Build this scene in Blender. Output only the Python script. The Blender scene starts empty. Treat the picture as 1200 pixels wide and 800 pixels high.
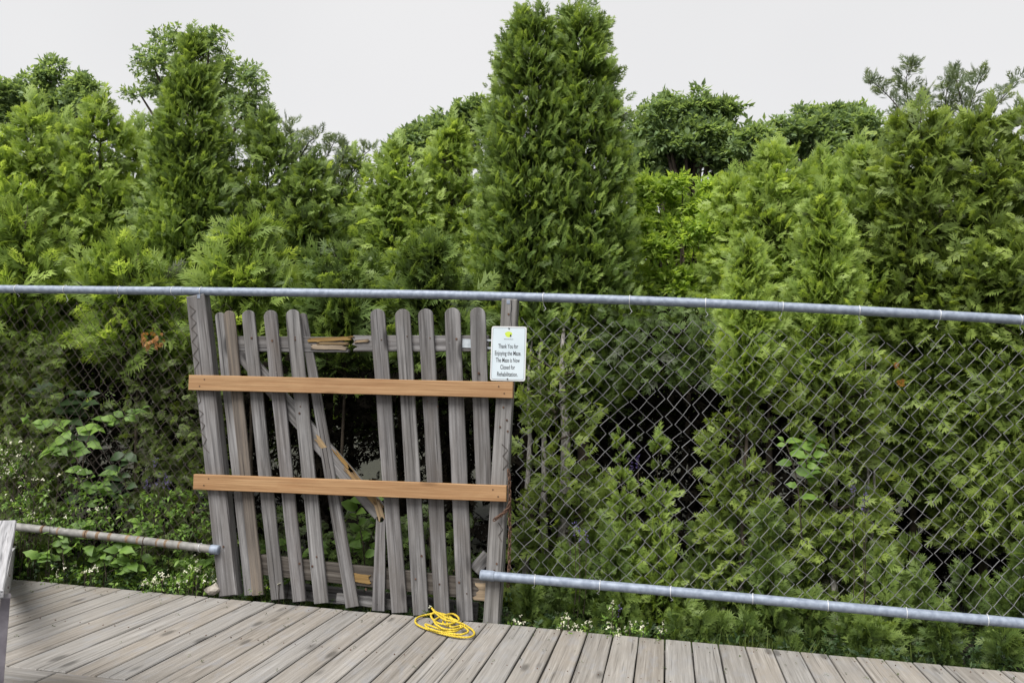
import bpy, bmesh, math, random
import numpy as np
from mathutils import Vector, Matrix

rng = np.random.default_rng(11)
random.seed(11)
sc = bpy.context.scene
COL = sc.collection

# ------------------------------------------------------------------ camera
FPX = 1060.93
CAM = np.array([0.0, 0.0, 1.3075])
_pit, _rol, _yaw = 0.061012, 0.047923, -0.17315
_cy, _sy = math.cos(_yaw), math.sin(_yaw)
_F = np.array([_sy * math.cos(_pit), _cy * math.cos(_pit), math.sin(_pit)])
_R0 = np.array([_cy, -_sy, 0.0]); _U0 = np.cross(_R0, _F)
_R = _R0 * math.cos(_rol) + _U0 * math.sin(_rol)
_U = -_R0 * math.sin(_rol) + _U0 * math.cos(_rol)
cam_data = bpy.data.cameras.new("camera")
cam = bpy.data.objects.new("camera", cam_data); COL.objects.link(cam)
cam.matrix_world = Matrix(((_R[0], _U[0], -_F[0], CAM[0]), (_R[1], _U[1], -_F[1], CAM[1]),
                           (_R[2], _U[2], -_F[2], CAM[2]), (0, 0, 0, 1)))
cam_data.sensor_width = 36.0
cam_data.lens = FPX / 1200 * 36.0
cam_data.clip_start = 0.05; cam_data.clip_end = 3000
sc.camera = cam

def ray(px, py): return _F + _R * (px - 600) / FPX + _U * (400 - py) / FPX
def at(px, py, Y):
    "the point of the vertical plane y = Y seen at photo pixel (px, py)"
    d = ray(px, py); return CAM + d * (Y - CAM[1]) / d[1]
def onz(px, py, z):
    "the point of the level plane at height z seen at photo pixel (px, py)"
    d = ray(px, py); return CAM + d * (z - CAM[2]) / d[2]
def mpp(P):
    "metres per photo pixel at point P"
    return float((np.asarray(P) - CAM) @ _F) / FPX

# ------------------------------------------------------------------ light
sc.view_settings.view_transform = 'Standard'
sc.view_settings.look = 'None'
sc.view_settings.gamma = 1.0
sc.view_settings.exposure = 1.9
SUN_EL, SUN_AZ = math.radians(54), math.radians(205)     # high, a little behind the camera
world = bpy.data.worlds.new("World"); sc.world = world
world.use_nodes = True
nt = world.node_tree; nt.nodes.clear()
out = nt.nodes.new('ShaderNodeOutputWorld'); bg = nt.nodes.new('ShaderNodeBackground')
sky = nt.nodes.new('ShaderNodeTexSky'); sky.sky_type = 'NISHITA'; sky.sun_disc = False
sky.sun_elevation = SUN_EL; sky.sun_rotation = SUN_AZ
mixw = nt.nodes.new('ShaderNodeMix'); mixw.data_type = 'RGBA'
mixw.inputs[0].default_value = 0.93                       # closed cloud cover over the blue
nt.links.new(sky.outputs[0], mixw.inputs[6])
tcw = nt.nodes.new('ShaderNodeTexCoord'); nzw = nt.nodes.new('ShaderNodeTexNoise')
nzw.inputs['Scale'].default_value = 2.2; nzw.inputs['Detail'].default_value = 3
nt.links.new(tcw.outputs['Generated'], nzw.inputs['Vector'])
rpw = nt.nodes.new('ShaderNodeValToRGB')
rpw.color_ramp.elements[0].position = 0.3; rpw.color_ramp.elements[0].color = (4.46, 4.41, 4.36, 1)
rpw.color_ramp.elements[1].position = 0.7; rpw.color_ramp.elements[1].color = (4.82, 4.74, 4.68, 1)
nt.links.new(nzw.outputs[0], rpw.inputs[0]); nt.links.new(rpw.outputs[0], mixw.inputs[7])
nt.links.new(mixw.outputs[2], bg.inputs[0]); bg.inputs[1].default_value = 0.050
nt.links.new(bg.outputs[0], out.inputs[0])
sl = bpy.data.lights.new("sun", 'SUN'); so = bpy.data.objects.new("sun", sl); COL.objects.link(so)
sl.energy = 1.5; sl.angle = math.radians(36); sl.color = (1.0, 0.97, 0.92)
_sd = Vector((math.sin(SUN_AZ) * math.cos(SUN_EL), math.cos(SUN_AZ) * math.cos(SUN_EL), math.sin(SUN_EL)))
so.rotation_euler = _sd.to_track_quat('Z', 'Y').to_euler()
sc.cycles.max_bounces = 8; sc.cycles.diffuse_bounces = 4; sc.cycles.transmission_bounces = 4

# ------------------------------------------------------------------ object helpers
def tag(o, label=None, cat=None, group=None, kind=None):
    if label: o['label'] = label
    if cat: o['category'] = cat
    if group: o['group'] = group
    if kind: o['kind'] = kind
    return o
def empty(name, loc=(0, 0, 0), **kw):
    o = bpy.data.objects.new(name, None); COL.objects.link(o); o.location = Vector([float(v) for v in loc])
    o.empty_display_size = 0.1
    return tag(o, **kw)
def link(name, me, mat=None, parent=None, M=None):
    "one mesh object; M is its WORLD matrix; parents are only ever translated"
    o = bpy.data.objects.new(name, me); COL.objects.link(o)
    if mat is not None and not me.materials: me.materials.append(mat)
    M = M if M is not None else Matrix.Identity(4)
    if parent is not None:
        o.parent = parent
        pl = parent.location
        q = parent
        off = Matrix.Identity(4)
        chain = []
        while q is not None: chain.append(q); q = q.parent
        for q in reversed(chain): off = off @ q.matrix_basis
        M = off.inverted() @ M
    o.matrix_basis = M
    return o
def T(p): return Matrix.Translation(Vector([float(v) for v in p]))

class MB:
    "collects verts and faces for one mesh"
    def __init__(s): s.v = []; s.f = []
    def add(s, vs, fs):
        n = len(s.v); s.v += [tuple(float(c) for c in v) for v in vs]; s.f += [tuple(i + n for i in f) for f in fs]
    def box(s, c, h):
        x, y, z = c; a, b, d = h
        s.add([(x + i * a, y + j * b, z + k * d) for i in (-1, 1) for j in (-1, 1) for k in (-1, 1)],
              [(0, 1, 3, 2), (4, 6, 7, 5), (0, 4, 5, 1), (2, 3, 7, 6), (0, 2, 6, 4), (1, 5, 7, 3)])
    def tube(s, pts, r, n=6, caps=True, closed=False):
        P = [Vector([float(c) for c in p]) for p in pts]; m = len(P)
        rr = r if hasattr(r, '__len__') else [r] * m
        vs = []; up = None
        for i, p in enumerate(P):
            if closed: d = (P[(i + 1) % m] - P[i - 1])
            else: d = P[min(i + 1, m - 1)] - P[max(i - 1, 0)]
            d = d.normalized() if d.length > 1e-9 else Vector((0, 0, 1))
            if up is None:
                up = Vector((0, 0, 1)) if abs(d.z) < .9 else Vector((1, 0, 0))
            a = (up - d * up.dot(d))
            if a.length < 1e-6: a = d.orthogonal()
            a.normalize(); up = a
            b = d.cross(a)
            for k in range(n):
                t = 2 * math.pi * k / n
                vs.append(p + (a * math.cos(t) + b * math.sin(t)) * rr[i])
        fs = []
        for i in range(m if closed else m - 1):
            j = (i + 1) % m
            for k in range(n):
                l = (k + 1) % n
                fs.append((i * n + k, i * n + l, j * n + l, j * n + k))
        if caps and not closed:
            fs.append(tuple(range(n))[::-1]); fs.append(tuple((m - 1) * n + k for k in range(n)))
        s.add(vs, fs)
    def mesh(s, name, smooth=False):
        me = bpy.data.meshes.new(name); me.from_pydata(s.v, [], s.f); me.update()
        if smooth: me.polygons.foreach_set('use_smooth', [True] * len(me.polygons))
        return me

def quadmesh(name, V, tint):
    "fast mesh of triangles or quads: V (n,k,3), tint (n,k) float attribute"
    n, k = V.shape[:2]
    me = bpy.data.meshes.new(name)
    me.vertices.add(n * k); me.vertices.foreach_set('co', np.ascontiguousarray(V, np.float32).ravel())
    me.loops.add(n * k); me.loops.foreach_set('vertex_index', np.arange(n * k, dtype=np.int32))
    me.polygons.add(n); me.polygons.foreach_set('loop_start', np.arange(0, n * k, k, dtype=np.int32))
    a = me.attributes.new('tint', 'FLOAT', 'POINT'); a.data.foreach_set('value', np.ascontiguousarray(tint, np.float32).ravel())
    me.update(calc_edges=True)
    return me

# ------------------------------------------------------------------ materials
def newmat(name):
    m = bpy.data.materials.new(name); m.use_nodes = True
    n = m.node_tree; n.nodes.clear()
    o = n.nodes.new('ShaderNodeOutputMaterial')
    return m, n, o
def N(n, t, **kw):
    x = n.nodes.new(t)
    for k, v in kw.items():
        if k in x.inputs: x.inputs[k].default_value = v
        else: setattr(x, k, v)
    return x
def ramp(n, stops, src=None):
    r = n.nodes.new('ShaderNodeValToRGB'); e = r.color_ramp.elements
    while len(e) < len(stops): e.new(0.5)
    for el, (p, c) in zip(e, stops):
        el.position = p; el.color = (*c, 1) if len(c) == 3 else c
    if src is not None: n.links.new(src, r.inputs[0])
    return r
def mix(n, f, a, b, mode='MIX'):
    x = n.nodes.new('ShaderNodeMix'); x.data_type = 'RGBA'; x.blend_type = mode
    for i, v in ((0, f), (6, a), (7, b)):
        if isinstance(v, (int, float)): x.inputs[i].default_value = v
        elif isinstance(v, tuple): x.inputs[i].default_value = (*v, 1)
        else: n.links.new(v, x.inputs[i])
    return x.outputs[2]

def wood_mat(name, dark, mid, light, blot=None, blot_amt=0.3, grain=1.0, rough=0.85, knots=True, vary=0.25, blue=None, sat=(0.6, 1.3), crack=0.8):
    "weathered timber; grain runs along the object's own X axis"
    m, n, o = newmat(name)
    tc = N(n, 'ShaderNodeTexCoord'); oi = N(n, 'ShaderNodeObjectInfo')
    add = N(n, 'ShaderNodeVectorMath', operation='MULTIPLY_ADD')
    cmb = N(n, 'ShaderNodeCombineXYZ')
    for k in range(3): n.links.new(oi.outputs['Random'], cmb.inputs[k])
    n.links.new(cmb.outputs[0], add.inputs[0]); add.inputs[1].default_value = (37.0, 53.0, 19.0)
    n.links.new(tc.outputs['Object'], add.inputs[2])
    def noise(sx, sy, sz, scale, det=4, dist=0.0):
        mp = N(n, 'ShaderNodeMapping'); mp.inputs['Scale'].default_value = (sx, sy, sz)
        n.links.new(add.outputs[0], mp.inputs['Vector'])
        z = N(n, 'ShaderNodeTexNoise'); z.inputs['Scale'].default_value = scale; z.inputs['Detail'].default_value = det
        z.inputs['Distortion'].default_value = dist; z.inputs['Roughness'].default_value = 0.62
        n.links.new(mp.outputs[0], z.inputs['Vector']); return z.outputs[0]
    g = noise(1.6 * grain, 46 * grain, 46 * grain, 1.0, 6, 0.35)
    g2 = noise(4 * grain, 190 * grain, 190 * grain, 1.0, 2)
    bl = noise(3.0, 9, 9, 1.0, 4, 0.3)
    fine = noise(30, 60, 60, 2.0, 3)
    c = ramp(n, [(0.28, dark), (0.5, mid), (0.74, light)], g).outputs[0]
    c = mix(n, ramp(n, [(0.35, (0.0,) * 3), (0.7, (0.55,) * 3)], g2).outputs[0], c, mix(n, 1.0, c, (0.55, 0.53, 0.5), 'MULTIPLY'))
    if blot: c = mix(n, ramp(n, [(0.42, (0,) * 3), (0.72, (blot_amt * 2,) * 3)], bl).outputs[0], c, blot)
    if blue:
        b2 = noise(5.0, 14, 14, 1.0, 3, 0.2)
        c = mix(n, ramp(n, [(0.52, (0,) * 3), (0.72, (0.55,) * 3)], b2).outputs[0], c, blue)
    # drying checks running with the grain, and dull stains across it
    ck = noise(1.1, 75, 75, 1.0, 2, 0.15)
    c = mix(n, ramp(n, [(0.635, (0,) * 3), (0.69, (crack,) * 3)], ck).outputs[0], c, tuple(x * 0.5 for x in dark))
    st = noise(2.2, 3.5, 3.5, 1.0, 5, 0.6)
    c = mix(n, ramp(n, [(0.50, (0,) * 3), (0.66, (crack * .55,) * 3)], st).outputs[0], c, tuple((x + y) * 0.5 for x, y in zip(dark, mid)))
    # flecks and scuffs
    c = mix(n, ramp(n, [(0.66, (0,) * 3), (0.8, (0.5,) * 3)], fine).outputs[0], c, light)
    if knots:
        mp = N(n, 'ShaderNodeMapping'); mp.inputs['Scale'].default_value = (2.2, 8, 8)
        n.links.new(add.outputs[0], mp.inputs['Vector'])
        v = N(n, 'ShaderNodeTexVoronoi'); v.inputs['Scale'].default_value = 1.0
        n.links.new(mp.outputs[0], v.inputs['Vector'])
        c = mix(n, ramp(n, [(0.09, (0.75,) * 3), (0.19, (0,) * 3)], v.outputs['Distance']).outputs[0], c, tuple(x * 0.45 for x in dark))
    hs = N(n, 'ShaderNodeHueSaturation')
    mr = N(n, 'ShaderNodeMapRange'); mr.inputs['To Min'].default_value = 1 - vary; mr.inputs['To Max'].default_value = 1 + vary
    n.links.new(oi.outputs['Random'], mr.inputs[0]); n.links.new(mr.outputs[0], hs.inputs['Value'])
    wn = N(n, 'ShaderNodeTexWhiteNoise'); wn.noise_dimensions = '1D'; n.links.new(oi.outputs['Random'], wn.inputs['W'])
    mr2 = N(n, 'ShaderNodeMapRange'); mr2.inputs['To Min'].default_value = sat[0]; mr2.inputs['To Max'].default_value = sat[1]
    n.links.new(wn.outputs[0], mr2.inputs[0]); n.links.new(mr2.outputs[0], hs.inputs['Saturation'])
    n.links.new(c, hs.inputs['Color'])
    p = N(n, 'ShaderNodeBsdfPrincipled'); p.inputs['Roughness'].default_value = rough
    p.inputs['Specular IOR Level'].default_value = 0.12
    n.links.new(hs.outputs[0], p.inputs['Base Color'])
    bp = N(n, 'ShaderNodeBump'); bp.inputs['Strength'].default_value = 0.5; bp.inputs['Distance'].default_value = 0.004
    mixh = N(n, 'ShaderNodeMath', operation='MULTIPLY_ADD'); mixh.inputs[1].default_value = 0.5
    n.links.new(g2, mixh.inputs[0]); n.links.new(g, mixh.inputs[2])
    n.links.new(mixh.outputs[0], bp.inputs['Height']); n.links.new(bp.outputs[0], p.inputs['Normal'])
    n.links.new(p.outputs[0], o.inputs[0])
    return m

def plain_mat(name, c1, c2, scale=20, rough=0.6, metal=0.0, bump=0.0, spec=0.4, stretch=(1, 1, 1), lo=0.35, hi=0.65):
    m, n, o = newmat(name)
    tc = N(n, 'ShaderNodeTexCoord'); mp = N(n, 'ShaderNodeMapping'); mp.inputs['Scale'].default_value = stretch
    n.links.new(tc.outputs['Object'], mp.inputs[0])
    z = N(n, 'ShaderNodeTexNoise'); z.inputs['Scale'].default_value = scale; z.inputs['Detail'].default_value = 5
    n.links.new(mp.outputs[0], z.inputs['Vector'])
    p = N(n, 'ShaderNodeBsdfPrincipled'); p.inputs['Roughness'].default_value = rough; p.inputs['Metallic'].default_value = metal
    p.inputs['Specular IOR Level'].default_value = spec
    n.links.new(ramp(n, [(lo, c1), (hi, c2)], z.outputs[0]).outputs[0], p.inputs['Base Color'])
    if bump:
        b = N(n, 'ShaderNodeBump'); b.inputs['Strength'].default_value = bump; b.inputs['Distance'].default_value = 0.01
        n.links.new(z.outputs[0], b.inputs['Height']); n.links.new(b.outputs[0], p.inputs['Normal'])
    n.links.new(p.outputs[0], o.inputs[0])
    return m

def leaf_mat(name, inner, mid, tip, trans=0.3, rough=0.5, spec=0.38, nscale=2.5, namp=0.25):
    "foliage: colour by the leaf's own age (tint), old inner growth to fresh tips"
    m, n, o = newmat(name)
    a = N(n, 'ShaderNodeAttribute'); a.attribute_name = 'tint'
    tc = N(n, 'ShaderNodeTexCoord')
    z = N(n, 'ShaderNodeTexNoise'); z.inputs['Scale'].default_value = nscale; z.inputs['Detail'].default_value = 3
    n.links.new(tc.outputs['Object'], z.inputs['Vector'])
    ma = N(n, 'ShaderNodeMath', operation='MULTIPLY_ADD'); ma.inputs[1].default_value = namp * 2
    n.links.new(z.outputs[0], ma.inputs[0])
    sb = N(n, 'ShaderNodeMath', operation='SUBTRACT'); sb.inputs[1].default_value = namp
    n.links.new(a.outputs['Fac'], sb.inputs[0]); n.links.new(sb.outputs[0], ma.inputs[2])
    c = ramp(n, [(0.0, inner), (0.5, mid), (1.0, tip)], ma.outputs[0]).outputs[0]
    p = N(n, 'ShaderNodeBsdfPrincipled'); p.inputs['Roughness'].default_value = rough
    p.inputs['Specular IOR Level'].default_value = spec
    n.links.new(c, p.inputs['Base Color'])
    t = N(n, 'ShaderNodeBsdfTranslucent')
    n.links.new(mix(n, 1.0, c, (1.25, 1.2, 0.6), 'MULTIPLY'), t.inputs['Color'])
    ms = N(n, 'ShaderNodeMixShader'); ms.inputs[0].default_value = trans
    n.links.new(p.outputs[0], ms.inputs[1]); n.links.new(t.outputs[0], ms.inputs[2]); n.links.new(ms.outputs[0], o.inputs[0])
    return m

M_DECK = wood_mat('deck_wood', (0.168, 0.156, 0.143), (0.266, 0.250, 0.233), (0.362, 0.345, 0.326), blot=(0.245, 0.216, 0.182), blot_amt=0.2, blue=(0.24, 0.245, 0.262), vary=0.08)
M_RAIL = wood_mat('shadow_toned_wood', (0.022, 0.020, 0.019), (0.075, 0.068, 0.062), (0.15, 0.14, 0.13), vary=0.05)  # lower gate rail: its shadow is put into the wood colour
M_POST = wood_mat('pale_weathered_wood', (0.070, 0.066, 0.063), (0.205, 0.200, 0.200), (0.33, 0.322, 0.322), blot=(0.15, 0.14, 0.13), blot_amt=0.3, vary=0.05)
M_GREY = wood_mat('weathered_wood', (0.036, 0.034, 0.035), (0.168, 0.164, 0.168), (0.315, 0.310, 0.318), blot=(0.110, 0.098, 0.090), blot_amt=0.32, vary=0.14)
M_TAN = wood_mat('tan_weathered_wood', (0.06, 0.05, 0.044), (0.18, 0.145, 0.115), (0.29, 0.21, 0.135), blot=(0.10, 0.08, 0.068), blot_amt=0.3, vary=0.08)
M_PINE = wood_mat('fresh_pine', (0.27, 0.150, 0.076), (0.365, 0.224, 0.120), (0.44, 0.285, 0.160), blot=(0.25, 0.130, 0.064), blot_amt=0.25, vary=0.05, rough=0.7, grain=0.8, sat=(1.0, 1.1), crack=0.25)
M_RAW = wood_mat('splintered_wood', (0.10, 0.07, 0.045), (0.24, 0.165, 0.085), (0.36, 0.26, 0.13), vary=0.25, knots=False)
M_PALE = wood_mat('pale_painted_wood', (0.20, 0.20, 0.215), (0.37, 0.37, 0.39), (0.52, 0.52, 0.54), vary=0.04, knots=False)
M_GALV = plain_mat('galvanised_steel', (0.165, 0.195, 0.255), (0.255, 0.295, 0.365), 34, 0.55, 0.15, spec=0.35)
M_GALV2 = plain_mat('aged_galvanised_steel', (0.15, 0.147, 0.14), (0.25, 0.245, 0.235), 24, 0.65, 0.1)
M_WIRE = plain_mat('galvanised_wire', (0.122, 0.122, 0.127), (0.212, 0.212, 0.220), 8, 0.6, 0.1)
M_RUSTW = plain_mat('rusty_wire', (0.045, 0.036, 0.031), (0.090, 0.074, 0.066), 12, 0.85, 0.0)
M_RUST = plain_mat('rust', (0.045, 0.025, 0.018), (0.13, 0.07, 0.045), 60, 0.85, 0.1)
M_RUSTBAND = plain_mat('rust_stain', (0.12, 0.080, 0.050), (0.22, 0.155, 0.10), 60, 0.8, 0.0)
M_TIE = plain_mat('pale_tie_wire', (0.55, 0.56, 0.58), (0.72, 0.73, 0.75), 30, 0.4, 0.2)
M_BRACK = plain_mat('grey_bracket_metal', (0.34, 0.38, 0.42), (0.48, 0.52, 0.56), 30, 0.45, 0.3)
M_SIGN = plain_mat('sign_white', (0.49, 0.565, 0.62), (0.55, 0.62, 0.67), 6, 0.35, 0.0)
M_SIGNEDGE = plain_mat('sign_edge', (0.54, 0.54, 0.55), (0.60, 0.60, 0.61), 8, 0.4)
M_BLACK = plain_mat('black_print', (0.015, 0.015, 0.02), (0.03, 0.03, 0.035), 30, 0.6)
M_LIME = plain_mat('lime_print', (0.42, 0.55, 0.05), (0.50, 0.62, 0.08), 40, 0.5)
M_ROPE = plain_mat('yellow_rope_fibre', (0.42, 0.30, 0.018), (0.62, 0.48, 0.05), 90, 0.6, bump=0.5)
M_DARKLEG = plain_mat('dark_purple_metal', (0.15, 0.135, 0.16), (0.26, 0.24, 0.275), 20, 0.45, 0.2)
M_BARK = plain_mat('grey_bark', (0.085, 0.078, 0.072), (0.25, 0.235, 0.22), 9, 0.9, bump=0.8, stretch=(8, 8, 1.2))
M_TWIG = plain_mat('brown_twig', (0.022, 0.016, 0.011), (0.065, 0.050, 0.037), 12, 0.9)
M_GROUND = plain_mat('leaf_litter', (0.010, 0.010, 0.006), (0.032, 0.034, 0.016), 30, 0.95, bump=0.8)
M_STONE = plain_mat('pale_stone', (0.20, 0.18, 0.15), (0.36, 0.33, 0.29), 14, 0.9, bump=0.4)

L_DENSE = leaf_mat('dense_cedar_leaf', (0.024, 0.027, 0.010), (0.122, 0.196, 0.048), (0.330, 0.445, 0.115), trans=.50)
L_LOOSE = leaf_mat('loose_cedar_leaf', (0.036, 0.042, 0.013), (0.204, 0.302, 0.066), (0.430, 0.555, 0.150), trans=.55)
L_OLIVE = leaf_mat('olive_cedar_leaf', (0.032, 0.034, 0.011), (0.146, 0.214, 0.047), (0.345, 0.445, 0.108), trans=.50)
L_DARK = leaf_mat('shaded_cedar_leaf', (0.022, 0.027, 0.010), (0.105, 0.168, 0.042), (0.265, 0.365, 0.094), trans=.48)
L_INNER = leaf_mat('shade_black_inner_twigs', (0.004, 0.0035, 0.003), (0.009, 0.0075, 0.006), (0.018, 0.016, 0.011), trans=.03, rough=.9, spec=.05)  # dead twigs, far darker than real ones: the hollow's shade is in the colour
L_YEL = leaf_mat('bright_broad_leaf', (0.11, 0.18, 0.035), (0.29, 0.43, 0.085), (0.46, 0.60, 0.15), trans=0.55)
L_FAR = leaf_mat('far_broad_leaf', (0.09, 0.135, 0.07), (0.215, 0.315, 0.145), (0.33, 0.44, 0.20), trans=.52)
L_BLUE = leaf_mat('bluish_leaf', (0.08, 0.11, 0.075), (0.15, 0.20, 0.13), (0.24, 0.30, 0.19), trans=.6)
L_BROAD = leaf_mat('undergrowth_leaf', (0.05, 0.10, 0.022), (0.17, 0.30, 0.058), (0.34, 0.50, 0.105), trans=0.45, spec=0.35)
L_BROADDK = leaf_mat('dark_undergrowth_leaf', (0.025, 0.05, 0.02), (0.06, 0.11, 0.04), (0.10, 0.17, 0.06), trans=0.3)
L_DEAD = leaf_mat('dead_orange_leaf', (0.30, 0.13, 0.04), (0.46, 0.21, 0.07), (0.60, 0.32, 0.12), trans=0.3)
L_WHITE = leaf_mat('white_petal', (0.50, 0.50, 0.36), (0.68, 0.67, 0.52), (0.82, 0.80, 0.68), trans=0.3)
L_VIOLET = leaf_mat('violet_petal', (0.12, 0.08, 0.34), (0.22, 0.16, 0.52), (0.34, 0.28, 0.66), trans=0.3)
L_GRASS = leaf_mat('grass_blade', (0.03, 0.05, 0.012), (0.09, 0.13, 0.03), (0.19, 0.24, 0.06), trans=0.3)

# ------------------------------------------------------------------ boards
def board_mesh(name, length, width, thick, round_end=0.0, wob=0.0015, taper=1.0, seed=0, jag0=0.0, jag1=0.0, chamfer=0.003, bend=0.0, segs=10):
    "board along +X from 0 to length, width in Y, thickness in Z; end 1 (x = length) may be rounded or jagged"
    r = random.Random(seed)
    lo, hi = [], []
    for i in range(segs + 1):
        t = i / segs; x = t * length; w = width / 2 * (1 + (taper - 1) * t)
        b = bend * math.sin(math.pi * t)
        lo.append([x, -w + r.uniform(-wob, wob) + b]); hi.append([x, w + r.uniform(-wob, wob) + b])
    end1 = []
    if round_end:
        w = width / 2 * taper; L = length - w * round_end
        lo[-1][0] = hi[-1][0] = L
        for k in range(1, 8):
            a = -math.pi / 2 + math.pi * k / 8
            end1.append([L + w * round_end * math.cos(a), w * math.sin(a)])
    elif jag1:
        for k in range(1, 7):
            y = -width / 2 + width * k / 7; end1.append([length + r.uniform(-jag1, jag1 * .5), y])
    end0 = []
    if jag0:
        for k in range(1, 7):
            y = width / 2 - width * k / 7; end0.append([r.uniform(-jag0 * .5, jag0), y])
    poly = lo + end1 + hi[::-1] + end0
    bm = bmesh.new()
    a = [bm.verts.new((x, y, -thick / 2)) for x, y in poly]
    f = bm.faces.new(a)
    ext = bmesh.ops.extrude_face_region(bm, geom=[f])
    vs = [e for e in ext['geom'] if isinstance(e, bmesh.types.BMVert)]
    bmesh.ops.translate(bm, verts=vs, vec=(0, 0, thick))
    bmesh.ops.recalc_face_normals(bm, faces=bm.faces)
    if chamfer:
        ed = [e for e in bm.edges if len(e.link_faces) == 2 and abs(e.verts[0].co.z - e.verts[1].co.z) < 1e-6 and any(len(q.verts) > 4 for q in e.link_faces)]
        bmesh.ops.bevel(bm, geom=ed, offset=chamfer, segments=1, affect='EDGES', clamp_overlap=True)
    me = bpy.data.meshes.new(name); bm.to_mesh(me); bm.free()
    return me
def frame(p0, p1, nrm):
    "matrix with X from p0 to p1 and Z nearest to nrm, at p0"
    p0 = Vector([float(v) for v in p0]); p1 = Vector([float(v) for v in p1]); n = Vector(nrm)
    x = (p1 - p0).normalized(); z = (n - x * n.dot(x)).normalized(); y = z.cross(x)
    return Matrix(((x.x, y.x, z.x, p0.x), (x.y, y.y, z.y, p0.y), (x.z, y.z, z.z, p0.z), (0, 0, 0, 1)))
def board(name, p0, p1, width, thick, mat, parent=None, nrm=(0, -1, 0), **kw):
    L = float(np.linalg.norm(np.asarray(p1) - np.asarray(p0)))
    me = board_mesh(name, L, width, thick, **kw)
    return link(name, me, mat, parent, frame(p0, p1, nrm))

EDGE = 5.232          # far edge of the boardwalk
GZ = -0.22            # ground level behind it

# ------------------------------------------------------------------ ground
mb = MB(); nx, ny = 60, 50
xs = np.concatenate([np.linspace(-2000, -14, 8), np.linspace(-12, 12, nx - 16), np.linspace(14, 2000, 8)])
ys = np.concatenate([np.linspace(-2000, 4.0, 6), np.linspace(4.6, 14, ny - 14), np.linspace(16, 2500, 8)])
gv = []
for j in ys:
    for i in xs:
        near = (abs(i) < 13 and 4.5 < j < 15)
        gv.append((i, j, GZ + (random.uniform(-.03, .03) if near else 0) - (0.12 if j < 4.4 else 0)))
nxs = len(xs)
mb.add(gv, [(j * nxs + i, j * nxs + i + 1, (j + 1) * nxs + i + 1, (j + 1) * nxs + i) for j in range(len(ys) - 1) for i in range(nxs - 1)])
ground = tag(link('ground', mb.mesh('ground', True), M_GROUND), label='dark earth and leaf litter under the cedar hedge', kind='structure')

# ------------------------------------------------------------------ boardwalk
PW = 0.145; X0 = -2.5763; NEAR = 3.695
deck = empty('boardwalk', (0, 4.4, 0), label='weathered grey timber boardwalk in front of the fence', kind='structure')
variants = [board_mesh('plank', 1.0, PW - 0.008, 0.036, seed=90 + k, wob=0.0013, chamfer=0.004, segs=6) for k in range(8)]
def scaled_copy(me, L):
    m2 = me.copy()
    co = np.empty(len(m2.vertices) * 3, np.float32); m2.vertices.foreach_get('co', co); co[0::3] *= L; m2.vertices.foreach_set('co', co); m2.update(); return m2
long_var = [scaled_copy(v, EDGE - NEAR - 0.006) for v in variants]
for k, v in enumerate(variants): v.name = 'short_plank_%d' % k
for i in range(-22, 45):
    dy = random.uniform(-.007, .006)
    x = X0 + (i + .5) * PW
    M = frame((x + random.uniform(-.0015, .0015), NEAR + dy + .006, -0.018 + random.uniform(-.002, .002)),
              (x + random.uniform(-.002, .002), EDGE + dy, -0.018 + random.uniform(-.002, .002)), (0, 0, 1))
    me = long_var[(i * 5) % 8]
    link('plank', me, M_DECK, deck, M)
for k in range(5):
    y = NEAR - (k + .5) * PW
    for x0, x1 in ((-6.2, -2.62 + .2 * (k % 2)), (-2.61 + .2 * (k % 2), 1.2), (1.21, 4.0)):
        board('plank', (x0, y, -.018), (x1, y, -.018), PW - .008, .036, M_DECK, deck, (0, 0, 1), seed=300 + k, segs=8, chamfer=.004)
for y in (EDGE - .10, 4.45, NEAR + .05, 3.2):
    board('joist', (-6.2, y, -.115), (4.0, y, -.115), .04, .15, M_DECK, deck, (0, 0, 1), segs=4)

# nail heads of the deck, two per plank over each joist
nm = MB()
for i in range(-22, 45):
    for y in (EDGE - .10, 4.45):
        for s in (-1, 1):
            x = X0 + (i + .5) * PW + s * .042 + random.uniform(-.006, .006)
            nm.tube([(x, y + random.uniform(-.01, .01), .0), (x, y, .0028)], .0027, 6)
tag(link('nail_heads', nm.mesh('nail_heads'), M_RUST, deck), kind='stuff')

# ------------------------------------------------------------------ chain-link fence
FY = 5.31
fence = empty('chain_link_fence', at(600, 720, FY) * np.array([1, 1, 0]), label='galvanised chain-link fence on wooden posts with a long blue-grey top rail', cat='fence')
top_px = [(-160, 337.5), (0, 338.5), (110, 340), (220, 341), (400, 343.5), (500, 345), (600, 347.5), (720, 351), (850, 356), (1000, 363.5), (1100, 369), (1200, 375), (1330, 384), (1440, 392), (1560, 402)]
FT = 5.285
top_pts = [at(x, y, FT) for x, y in top_px]
def smooth_path(pts, n):
    pts = np.array(pts); t = np.arange(len(pts)); q = np.linspace(0, len(pts) - 1, n)
    from_ = [np.interp(q, t, pts[:, k]) for k in range(3)]
    P = np.stack(from_, 1)
    for _ in range(6): P[1:-1] = (P[:-2] + 2 * P[1:-1] + P[2:]) / 4
    return P
TOPP = smooth_path(top_pts, 80)
mb = MB(); mb.tube(TOPP, 0.0265, 14); rail = link('top_rail', mb.mesh('top_rail', True), M_GALV, fence)
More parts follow.
